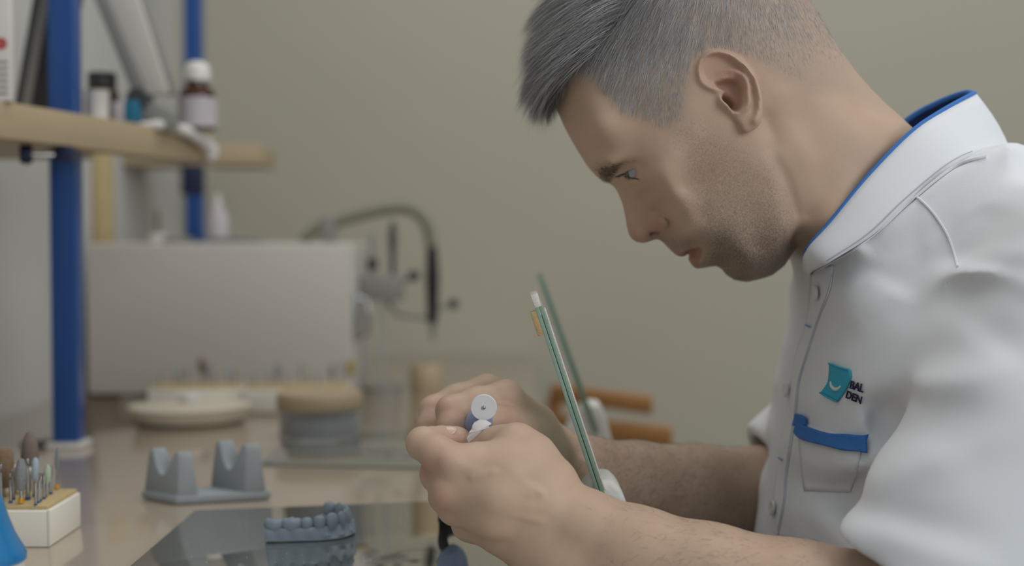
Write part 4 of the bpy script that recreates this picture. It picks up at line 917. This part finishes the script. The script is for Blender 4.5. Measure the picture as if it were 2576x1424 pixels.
ear_f = (np.abs(FV[:, 1] - YH0) > 0.0775) & (FPX_[:, 1] > 105); hw[ear_f] = 0
r_, n_, p_ = pick(hw, 60000); q_ = field(p_)
top = np.clip((q_[:, 2] - 10) / 20, 0, 1)
ln = q_[:, 2] / 1000 * RNG.uniform(.6, 1.15, len(r_)) * np.clip(.45 + (-poly_sd(p_[:, 0], p_[:, 1], np.array(HAIRLINE, float))) / 30, .3, 1)
clump = 0.5 + 0.5 * np.sin(p_[:, 0] * .16 + p_[:, 1] * .055 + 2.2 * np.sin(p_[:, 1] * .03) + 1.5 * np.sin(p_[:, 0] * .045))
sh = np.clip(.27 * (1 - top) + RNG.beta(1.1, 1.7, len(r_)) * .85 * (q_[:, 3] + .3) + .30 * q_[:, 3] * clump, 0, 1)
hair = ribbons('hair', r_, n_, img_dir(q_[:, 0], q_[:, 1]), ln, .00017 + .00006 * top, sh, .30 + .22 * top, .22 + .10 * top, 3, M['hair'], person, .13)
# brow, lashes, stubble, arm hair
BR = np.array([(1497,424),(1504,414),(1520,408),(1545,408),(1580,402),(1604,396),(1606,403),(1580,413),(1556,424),(1545,440),(1535,455),(1515,456),(1502,444)], float)
bw = np.zeros(len(BF)); s_ = -poly_sd(FPX_[:, 0], FPX_[:, 1], BR); bw[headf] = np.clip(s_[headf] / 7 + .2, 0, 1) * np.clip(1.35 - (FPX_[headf, 0] - 1505) / 52, .07, 1)
r_, n_, p_ = pick(bw, 2000); ribbons('eyebrow', r_, n_, img_dir(np.full(len(r_), .75), np.full(len(r_), -.05) - .35 * (p_[:, 0] < 1530)), RNG.uniform(.004, .008, len(r_)), .00016, np.zeros(len(r_)), .30, .25, 3, M['browhair'], person, .30)
lr_, ld_ = [], []
for e in EYE:
    s = -1 if e.y < 1 else 1
    for t in np.linspace(0, 1, 26):
        x = 1556 + 18 * t; y = 442 - 5 * t; q = W(x, y, YH0 - (.031 + .012 * t)); lr_.append((q.x, YH0 + s * (.031 + .012 * t + .0005), q.z)); ld_.append((-.75 + .25 * t, s * .35, -.35 + .2 * t))
        q = W(1568 + 30 * t, 443.5 + 5 * t, YH0 - (.036 + .010 * t)); lr_.append((q.x, YH0 + s * (.036 + .010 * t), q.z)); ld_.append((.9, s * .25, -.25))
lr_ = np.array(lr_); ld_ = np.array(ld_); nn = np.cross(ld_, np.array([0, 0, 1.])); nn /= np.linalg.norm(nn, axis=1, keepdims=True)
ribbons('eyelashes', lr_, nn, ld_, np.full(len(lr_), .0050), .00034, np.zeros(len(lr_)), .1, .1, 3, M['browhair'], person, .12)
sw = np.zeros(len(BF)); s_ = -poly_sd(FPX_[:, 0], FPX_[:, 1], np.array(BEARD, float)); sw[headf] = np.clip(s_[headf] / 50 + .45, 0, 1) ** 1.5; sw[headf] *= .35 + .65 * np.clip((FPX_[headf, 1] - 380) / 160, 0, 1); sw[ear_f] = 0
r_, n_, p_ = pick(sw, 11000); chin = np.clip((p_[:, 1] - 560) / 120, 0, 1)
ribbons('stubble', r_, n_, img_dir(np.full(len(r_), .35), np.full(len(r_), .9)), RNG.uniform(.0014, .0030, len(r_)) * (1 + .5 * chin), .00013, np.clip(.14 + RNG.beta(1, 3, len(r_)) * (.35 + .5 * chin), 0, 1), .5, .1, 2, M['hair'], person, .5)
af = np.zeros(len(BF)); ap = project(FV); nh = len(HF); nn_ = len(NF)
isF = np.arange(len(BF)) >= nh + nn_; isN = (~headf) & (~isF)
af[isF] = np.clip((ap[isF, 0] - 1400) / 160, 0, 1); af[isN] = .5 * np.clip((ap[isN, 0] - 1480) / 300, 0, 1); af[(~headf) & (ap[:, 0] > 2080)] = 0; af[isF & (ap[:, 0] > 1880)] = 0
r_, n_, p_ = pick(af, 5200); ribbons('arm_hair', r_, n_, img_dir(np.full(len(r_), -.8), np.full(len(r_), .45)), RNG.uniform(.006, .014, len(r_)), .00012, RNG.uniform(0, .12, len(r_)), .3, .1, 3, M['browhair'], person, .45)
# swept up front lock: a bundle of longer strands forming the fringe
FR = np.array([(1395,275),(1420,232),(1442,178),(1470,158),(1500,150),(1540,100),(1600,20),(1620,-150),(1450,-200),(1300,-50),(1330,150)], float)
fw = np.zeros(len(BF)); s_ = -poly_sd(FPX_[:, 0], FPX_[:, 1], FR); fw[headf] = np.clip(s_[headf] / 20, 0, 1)
r_, n_, p_ = pick(fw, 15000)
prog = np.clip((p_[:, 1] + 120) / 400, 0, 1)
ln = RNG.uniform(.032, .060, len(r_)) * (1 - .15 * prog); sh = np.clip(RNG.beta(1.0, 1.6, len(r_)) * .85 + .24 * np.sin(p_[:, 0] * .2 + p_[:, 1] * .11), 0, 1)
dd = img_dir(-1.0 + .1 * prog, .62 + .12 * prog); dd /= np.linalg.norm(dd, axis=1, keepdims=True)
JT = RNG.normal(0, 11, len(r_)) + 26 * (RNG.random(len(r_)) < .03)
for _ in range(14):                                           # trim the lock so that it ends in a blunt line
    d0 = dd - n_ * (dd * n_).sum(1, keepdims=True); d0 /= np.linalg.norm(d0, axis=1, keepdims=True) + 1e-9
    tipp = project(r_ + d0 * ln[:, None] + n_ * (ln * (.38 + .15 * prog))[:, None]); jt = JT
    ln = np.where((tipp[:, 1] > 316 + jt + .3 * (tipp[:, 0] < 1345) * (tipp[:, 0] - 1345)) | (tipp[:, 0] < 1306 - jt * .7), ln * .92, ln)
ribbons('fringe', r_, n_, dd, ln, .00024, sh, .80 + .15 * prog, .42, 5, M['hair'], person, .16)

# ---------------------------------------------------------------- white tunic
YT = 1.03
SO = [ # outline of the tunic's middle plane: px, py, edge radius (mm)
 (2034,668,60),(2022,705,70),(2023,760,80),(2013,830,95),(1990,890,100),(1979,960,100),(1966,1040,100),(1952,1120,100),(1940,1200,100),(1930,1255,100),(1912,1330,100),(1900,1390,100),(1890,1500,100),(1890,1700,100),(1900,1950,100),
 (2500,2000,120),(2950,1950,120),(3000,1500,120),(3000,1100,130),(2940,800,140),(2830,620,150),(2700,510,150),(2590,440,130),(2535,395,110),(2490,395,120),(2400,455,130),(2300,545,120),(2200,628,110),(2110,684,80),(2060,672,70)]
so = np.array([xz(x, y, YT) for x, y, r in SO])
SC = [(2110,760,.945),(2200,700,.905),(2300,620,.885),(2400,520,.885),(2480,470,.905),(2560,520,.87),(2120,900,.930),(2200,850,.895),(2300,800,.868),(2040,1000,.962),(2110,1000,.925),(2200,1050,.893),(2300,1000,.865),(2010,1150,.965),(2090,1200,.925),(2180,1200,.888),(1985,1300,.962),(2080,1330,.915),(2400,700,.868),(2500,900,.85),(2700,900,.86),(2600,1200,.85),(2300,1400,.86),(2050,1500,.91),(2300,1800,.87)]
GS = Grid((0.165, 0.66, 0.50), (0.62, 1.40, W(0, 330, 1.0).z), 0.0029)
XX, ZZ = np.meshgrid(GS.ax[0], GS.ax[2], indexing='ij'); D = soft_depth(XX, ZZ, so)
def dep2(p):
    i = (p[:, 0] - GS.lo[0]) / GS.h; k = (p[:, 1] - GS.lo[2]) / GS.h; i = np.clip(np.round(i).astype(int), 0, D.shape[0] - 1); k = np.clip(np.round(k).astype(int), 0, D.shape[1] - 1); return D[i, k]
cp = np.array([xz(x, y, Y) for x, y, Y in SC]); cw = np.array([YT - Y for _, _, Y in SC])
tp = TPS(np.vstack([so, cp]), np.r_[np.log([r / 1000 for _, _, r in SO]), np.log(cw ** 2 / (2 * np.maximum(dep2(cp), .002)))], 3e-3)
WW = (2 * np.exp(np.clip(tp(XX, ZZ), math.log(.01), math.log(.4))) * D).astype(np.float32)
g0, g1 = np.gradient(WW, GS.h); gg = g0 ** 2 + g1 ** 2; yy = (GS.ax[1] - YT)[None, :, None]
dist = ((yy ** 2 - WW[:, None, :]) / (np.sqrt(4 * yy ** 2 + gg[:, None, :]) + 1e-3)).astype(np.float32)
DEL = np.zeros_like(XX, np.float32)
def fold(pts, wd, amp, Y):
    global DEL
    P = np.array([xz(x, y, Y) for x, y in pts]); P = smooth_path(P, 5); a = np.interp(np.linspace(0, 1, len(P)), np.linspace(0, 1, len(amp)), amp) / 1000
    d_, am = seg_dist(XX, ZZ, P, a); DEL = DEL + (am * np.exp(-(d_ / (wd / 1000)) ** 2)).astype(np.float32)
fold([(2100,700),(2200,640),(2300,590),(2380,570)], 7, [1,4,4,1], .90)
fold([(2150,720),(2260,650),(2370,610)], 6, [-1,-3,-1], .89)
fold([(2060,860),(2180,760),(2320,690),(2400,650)], 8, [1,3.5,3.5,1], .90)
fold([(2300,470),(2370,500),(2450,500),(2530,470)], 8, [1,4,5,3], .89); fold([(2350,560),(2430,540),(2530,530)], 7, [-1,-5,-4], .88)
fold([(2420,600),(2500,560),(2600,560)], 8, [2,5,3], .87)
fold([(2240,1000),(2215,1100),(2195,1200),(2185,1300)], 8, [-3,-5,-5,-3], .88)
fold([(2020,1120),(2100,1150),(2180,1160)], 6, [1,2,1], .91); fold([(2010,1200),(2090,1250),(2180,1240)], 9, [1,-2.5,-1], .91); fold([(1990,1260),(2060,1300),(2130,1330)], 9, [1,3,1], .91)
fold([(1975,1000),(1985,1080),(1962,1180),(1955,1260)], 5, [1,2,2.5,1], .97); fold([(1990,940),(1985,985)], 5, [-1,-2], .97)
dist -= (2.0 * DEL * np.clip((D - .004) / .022, 0, 1)).astype(np.float32)[:, None, :] * (yy < 0)
GS.f[:] = dist
# neck stump of the tunic inside the collar
e1_ = np.array([.869, .495]); n1_ = np.array([-.495, .869]); c1_ = W(2292, 546, 1.01)
ua = (XX - c1_.x) * e1_[0] + (ZZ - c1_.z) * e1_[1]; ub = ((XX - c1_.x) * n1_[0] + (ZZ - c1_.z) * n1_[1]).astype(np.float32)
rad = ((np.abs(ua) / .088)[:, None, :] ** 3.2 + (np.abs(GS.ax[1] - 1.01)[None, :, None] / .0985) ** 3.2) ** (1 / 3.2)
stump = ((rad - 1) * .086).astype(np.float32) + np.minimum(ub, 0)[:, None, :] * .55
stump = smax(stump, (ub - .013 - .011 * np.clip((ua + .06) / .07, 0, 1) + .020 * np.clip((ua - .045) / .04, 0, 1)).astype(np.float32)[:, None, :], .004); stump = smax(stump, (-.07 - ub)[:, None, :], .02)
GS.f[:] = smin(GS.f, stump.astype(np.float32), .030)
GT = GS.like()
# near sleeve, hollow at the hem
sa, sb = W(2750, 745, .85), W(2420, 1470, .81)
ax_s = (sb - sa).normalized()
GT.cone(sa, sa + (sb - sa) * .5, .074, .0745, .01); GT.cone(sa + (sb - sa) * .5, sb + ax_s * .05, .0745, .074, .01)
GT.cone(W(2375, 1290, .812), W(2172, 1412, .806), .045, .021, .02)
GT.cone(W(2650, 690, .91), W(2760, 780, .87), .062, .07, .03)
sl, X, Y, Z = GT.window(GT.lo, GT.lo + GT.n * GT.h)
PXs = CX + FPX * X / Y; PYs = HOR + FPX * (ZC - Z) / Y            # rows and columns of the folds as seen side on
def sfold(pts, wd, amp):
    P = smooth_path(np.array([xz(x, y, .79) for x, y in pts]), 5); a = np.interp(np.linspace(0, 1, len(P)), np.linspace(0, 1, len(amp)), amp) / 1000
    d_, am = seg_dist(XX, ZZ, P, a); GT.f[:] -= ((am * np.exp(-(d_ / (wd / 1000)) ** 2)).astype(np.float32))[:, None, :] * np.clip((.875 - Y) / .03, 0, 1).astype(np.float32)
sfold([(2340,745),(2420,700),(2520,660),(2620,640)], 8, [7,6,5,3]); sfold([(2390,770),(2450,760),(2500,740)], 8, [-5,-7,-3])
sfold([(2345,740),(2385,790),(2330,900),(2290,980)], 5, [7,4,5,2]); sfold([(2440,740),(2400,820),(2340,900)], 8, [-3,-5,-2])
sfold([(2270,1010),(2340,985),(2440,950),(2540,890)], 8, [1,4,4,1]); sfold([(2280,960),(2350,940),(2430,890)], 8, [-1,-4,-2])
sfold([(2250,1060),(2330,1030),(2450,1020)], 8, [-3,-4,-1]); sfold([(2180,1230),(2260,1180),(2380,1120),(2480,1080)], 9, [4,4,3,1]); sfold([(2200,1160),(2280,1110),(2400,1060)], 9, [-3,-4,-1])
sfold([(2150,1290),(2260,1290),(2400,1310)], 8, [-2,-3,-1]); sfold([(2130,1330),(2250,1345),(2400,1380)], 8, [3,3,2]); sfold([(2560,700),(2500,800),(2560,900)], 9, [-3,-4,-1])
hem = W(2100, 1376, .79); ax_h = Vector((-.23, .22, -.97)).normalized()
pl = ((X - hem.x) * ax_h.x + (Y - hem.y) * ax_h.y + (Z - hem.z) * ax_h.z).astype(np.float32)
GT.f[:] = smax(GT.f, pl, .003); GT.cone(sb - ax_s * .045, sb + ax_s * .08, .058, .0680, .002, True); GT.cone(W(2340, 1400, .815), W(2215, 1490, .812), .030, .013, .002, True)
# far sleeve
fa, fb = W(2330, 900, 1.19), W(1975, 1215, 1.165); ax_f = (fb - fa).normalized()
GU = GS.like()
GU.cone(fa, fb + ax_f * .03, .062, .060, .01)
hem2 = fb + Vector((-.004, 0, 0)); n2 = (ax_f + Vector((-.40, 0, -.04))).normalized()
GU.f[:] = smax(GU.f, ((X - hem2.x) * n2.x + (Y - hem2.y) * n2.y + (Z - hem2.z) * n2.z).astype(np.float32), .003)
GU.cone(fb - ax_f * .015, fb + ax_f * .08, .047, .049, .002, True)
zk = np.clip((Z - W(0, 1000, .85).z) / (W(0, 700, .85).z - W(0, 1000, .85).z), 0, 1).astype(np.float32)
GS.f[:] = smin(smin(GS.f, GT.f, .006 + .040 * zk), GU.f, .006)
del GT, GU
TP_, TF = GS.mesh(); TP_ = relax(TP_, TF, 14)
M['fabric'] = mat('white_cotton_twill', (222, 224, 228), 0.85, 0.015, 20, 0.18, 1800, spec=0.25, sheen=0.15, stretch=(1, 1, 1.6))
M['trim'] = mat('blue_twill_trim', (62, 118, 190), 0.75, 0.14, 500, 0.3, 1500, spec=0.3)
M['navy'] = mat('navy_collar_lining', (30, 58, 112), 0.8, 0.2, 300, 0.3, 1200)
shirt = link('tunic', quads('tunic', TP_ - PO, TF), M['fabric'], person); shirt['label'] = 'white short sleeved tunic with blue trim'
bvh = BVHTree.FromPolygons([Vector(p) for p in TP_], [tuple(map(int, f)) for f in TF])
def stick(px, py, off=0.0):
    d_ = Vector(ray(px, py)).normalized(); h, n_, i_, t_ = bvh.ray_cast(Vector((0, 0, ZC)), d_)
    if h is None: h = W(px, py, .93); n_ = -d_
    if n_.dot(d_) > 0: n_ = -n_
    return h + n_ * off
PV = Vector(PO)
def patch(name, rows, off, th, m, parent=shirt, cols=10, nr=6, **kw):           # rows: list of px polylines, interpolated, laid on the cloth
    rows = [smooth_path(r, 12) for r in rows]; rs_ = []
    for r in rows:
        d_ = np.linspace(0, len(r) - 1, cols); i = np.clip(d_.astype(int), 0, len(r) - 2); rs_.append(r[i] + (r[i + 1] - r[i]) * (d_ - i)[:, None])
    rs_ = smooth_path(np.array(rs_).reshape(len(rs_), -1), nr).reshape(-1, cols, 2)
    v = [stick(x, y, off) - PV for r in rs_ for x, y in r]; nn = len(rs_); f = [(j * cols + i, j * cols + i + 1, (j + 1) * cols + i + 1, (j + 1) * cols + i) for j in range(nn - 1) for i in range(cols - 1)]
    o = link(name, mesh_of(name, v, f), m, parent, **kw); md = o.modifiers.new('s', 'SOLIDIFY'); md.thickness = th; md.offset = 0; return o
def seam(name, pts, r, m, off=0.0004, parent=shirt): return tube(name, [stick(x, y, off) - PV for x, y in smooth_path(pts, 6)], r, m, parent, 6)
# placket with buttons
patch('placket', [[(2042,672),(2038,740),(2028,820),(2004,890),(1992,960),(1980,1040),(1966,1120),(1954,1200),(1946,1260),(1930,1330),(1915,1400)], [(2098,668),(2090,730),(2062,800),(2036,880),(2012,960),(2004,1040),(1992,1120),(1980,1200),(1976,1260),(1962,1330),(1950,1400)]], .0007, .0007, M['fabric'], cols=60, nr=5)
seam('placket_stitch', [(2097,690),(2086,735),(2060,805),(2034,885),(2011,965),(2003,1040),(1990,1120),(1979,1200),(1975,1262),(1960,1335)], .00022, mat('pale_blue_thread', (168, 174, 190), .8), .0015)
M['button'] = mat('pearl_white_button', (216, 214, 212), .3, coat=.3)
def button(x, y, r):
    c_ = stick(x, y, .003); n_ = (stick(x + 6, y) - stick(x - 6, y)).cross(stick(x, y + 6) - stick(x, y - 6)).normalized()
    if n_.y > 0: n_ = -n_
    b_ = lathe('button', [(0, 0), (r, 0), (r, .0012), (r * .9, .0018), (r * .7, .0014), (0, .0013)], M['button'], shirt, 20, n_, c_ - PV)
for x, y in ((2062, 737), (1987, 982), (1953, 1280)): button(x, y, .0056)
for pts in ([(2034,818),(2046,824)], [(1966,1152),(1975,1158)]): seam('buttonhole_stitch', pts, .0005, M['trim'], .0026)
# pocket with blue top band
patch('pocket', [[(2008,1060),(2014,1150),(2024,1235)], [(2172,1110),(2158,1180),(2140,1238)]], .0006, .0006, M['fabric'], cols=10, nr=10)
patch('pocket_band', [[(2016,1062),(2046,1076),(2092,1090),(2140,1092),(2184,1094)], [(2008,1090),(2026,1108),(2080,1122),(2130,1136),(2188,1142)]], .0034, .0018, M['trim'], cols=26, nr=6)
patch('band_fold', [[(2012,1040),(2022,1043),(2035,1049)], [(2004,1072),(2020,1072),(2036,1070)]], .0030, .0018, M['trim'], cols=8, nr=5)
# logo: turquoise tile, white smile, dark letters
M['turq'] = mat('turquoise_embroidery', (48, 168, 198), .6, .12, 300, .5, 900, stretch=(1, 1, 4)); M['thread'] = mat('dark_violet_thread', (38, 30, 62), .7)
patch('logo_tile', [[(2091,915),(2090,940),(2086,964),(2069,989)], [(2142,931),(2143,950),(2133,978),(2110,1011)]], .0012, .0010, M['turq'], cols=14, nr=10)
seam('logo_border', [(2091,915),(2116,924),(2140,931)], .0007, M['turq'], .0020); seam('logo_border', [(2069,989),(2090,1001),(2110,1011)], .0007, M['turq'], .0020)
sm = [stick(x, y, .0020) - PV for x, y in smooth_path([(2096,961),(2098,972),(2106,980),(2114,979),(2121,972)], 5)]
tube('logo_smile', sm, [.0006 + .0008 * math.sin(math.pi * (i + .6) / (len(sm) + .2)) for i in range(len(sm))], M['white'], shirt, 8)
def word(txt, o_, ex, ey, size):                                                   # letters laid on the cloth along ex
    cu = bpy.data.curves.new('t', 'FONT'); cu.body = txt; cu.size = 1; cu.extrude = 0; cu.resolution_u = 3; cu.offset = .02; to = bpy.data.objects.new('t', cu); COL.objects.link(to)
    dg = bpy.context.evaluated_depsgraph_get(); me = bpy.data.meshes.new_from_object(to.evaluated_get(dg)); bpy.data.objects.remove(to)
    for v_ in me.vertices:
        x, y = v_.co.x * size, v_.co.y * size; v_.co = stick(o_[0] + ex[0] * x + ey[0] * y, o_[1] + ex[1] * x + ey[1] * y, .0013) - PV
    o = link('logo_lettering', me, M['thread'], shirt); md = o.modifiers.new('s', 'SOLIDIFY'); md.thickness = .0006; md.offset = 0
word('BAL', (2140, 976), (.70, .22), (.22, -.95), 28); word('DEN', (2130, 1000), (.68, .28), (.24, -.92), 28)
# shoulder seam, yoke
seam('shoulder_seam', [(2302,492),(2335,522),(2365,560),(2388,600),(2402,640),(2410,672)], .0009, M['fabric'], .0006)
# ---- stand collar: ring of cloth round the neck, lower seam to piped upper edge
UP = smooth_path([(2032,664),(2026,645),(2030,632),(2045,610),(2090,560),(2180,450),(2290,336),(2370,280),(2450,236)], 6)      # near edge, front to back
LO = smooth_path([(2040,690),(2046,680),(2066,668),(2100,652),(2200,588),(2290,506),(2400,420),(2480,390),(2545,402)], 6)
n = len(UP); ring = []
def bow(i): return math.sin(math.pi * i / (n - 1)) ** .55
for i in range(n):
    b_ = bow(i); ring.append((W(UP[i][0], UP[i][1], 1.0 - .068 * b_), W(LO[i][0], LO[i][1], 1.01 - .094 * b_)))
far = []
for i in range(n - 2, 0, -1):
    b_ = bow(i); u = UP[i]; l = LO[i]; t = i / (n - 1)
    far.append((W(u[0] - 14 * b_ - 10 * b_ * t, u[1] - 12 * b_ - 26 * b_ * t, 1.0 + .068 * b_), W(l[0] - 30 * b_, l[1] + 10 * b_, 1.01 + .094 * b_)))
ring += far; nr = len(ring); v = []; rows = 7
for j in range(rows):
    t = j / (rows - 1)
    for (u, l) in ring:
        c_ = l.lerp(u, t); out = Vector((c_.x - W(2260, 480, 1.0).x, c_.y - 1.0, 0)); out.normalize(); v.append(c_ + out * (.0035 * math.sin(math.pi * t)) - PV)
f = [(j * nr + i, j * nr + (i + 1) % nr, (j + 1) * nr + (i + 1) % nr, (j + 1) * nr + i) for j in range(rows - 1) for i in range(nr)]
col = link('collar', mesh_of('collar', v, f), M['fabric'], shirt); col.data.materials.append(M['navy'])
md = col.modifiers.new('s', 'SOLIDIFY'); md.thickness = .0016; md.offset = 1
inner = [p + (Vector((W(2260, 440, 1.0).x, 1.0, p.z + PV.z)) - PV - p) * .012 for p in v]
ln_ = link('collar_lining', mesh_of('collar_lining', inner, f), M['navy'], shirt)
tube('collar_piping', [v[(rows - 1) * nr + i % nr] for i in range(nr + 1)], .0022, M['trim'], shirt, 8)
stc = []
for i in range(4, n - 8): stc.append(ring[i][1].lerp(ring[i][0], .13) + Vector((0, -.0036, 0)) - PV)
tube('collar_stitch', smooth_path(stc, 2), .0004, mat('grey_stitch', (176, 176, 178), .8), shirt, 5)
seam('collar_seam', [(2050,682),(2100,655),(2200,592),(2290,512),(2400,425),(2480,396)], .0011, M['fabric'], .0012)

# ---------------------------------------------------------------- what the hands hold
hpz = thing('handpiece', 'periwinkle blue handpiece with white polishing disc held in the far hand', 'handpiece', W(1200, 1065, .93))
def H(px, py, Y): return W(px, py, Y) - hpz.location
tube('body', smooth_path([H(1214, 1040, .912), H(1208, 1055, .922), H(1200, 1078, .938), H(1190, 1120, .966), H(1160, 1190, 1.02), H(1140, 1262, 1.048), H(1122, 1292, 1.052)], 4), [.004, .006, .007, .008, .009, .0095, .0095, .0095, .0095, .0095, .0095, .0095, .0095, .0095, .0098, .010, .011, .012, .013, .013, .013, .012, .010, .008, .006], M['handpiece'], hpz, 20)
tube('cord', smooth_path([H(1124, 1288, 1.052), H(1114, 1308, 1.054), H(1128, 1320, 1.058), H(1180, 1322, 1.06), H(1260, 1318, 1.065)], 5), .0042, M['black'], hpz, 10)
axd = Vector((0.02, -1, -.03)).normalized(); cdisc = H(1217, 1025, .902)
tube('mandrel', [cdisc - axd * .012, cdisc + axd * .001], .0011, M['metal'], hpz, 10)
lathe('polishing_disc', [(0, -.0016), (.0086, -.0016), (.0091, -.001), (.0091, .0006), (.0087, .0010), (0, .0010)], mat('white_silicone_disc', (214, 216, 216), .5), hpz, 48, axd, cdisc)
lathe('pin_head', [(.0014, .0009), (.0014, .0014), (.0010, .0021), (.0004, .0024), (0, .0024)], M['metal'], hpz, 16, axd, cdisc)
# white piece being polished: ridged sliver
ol = [(1206,1058),(1222,1059),(1236,1067),(1228,1072),(1231,1076),(1222,1082),(1214,1092),(1203,1102),(1196,1110),(1178,1114),(1174,1104),(1178,1096),(1180,1088),(1186,1081),(1188,1072),(1193,1064)]
bm = bmesh.new(); org = W(1202, 1085, .893)
fr = [bm.verts.new(W(x, y, .893 + .0006 * (i % 2)) - org) for i, (x, y) in enumerate(ol)]; bk = [bm.verts.new(W(x, y, .893) + Vector((0, .005, 0)) - org) for x, y in ol]
ct_ = bm.verts.new(W(1202, 1084, .8905) - org); n_ = len(ol)
for i in range(n_): bm.faces.new((fr[i], ct_, fr[(i + 1) % n_])); bm.faces.new((fr[i], fr[(i + 1) % n_], bk[(i + 1) % n_], bk[i]))
bm.faces.new(bk)
link('ceramic_piece', from_bm('ceramic_piece', bm, True, 40), mat('white_ceramic', (226, 222, 222), .35, .02, 90, .3, 500), None, 'small ridged white ceramic piece pinched in the near hand', 'ceramic piece', loc=org)
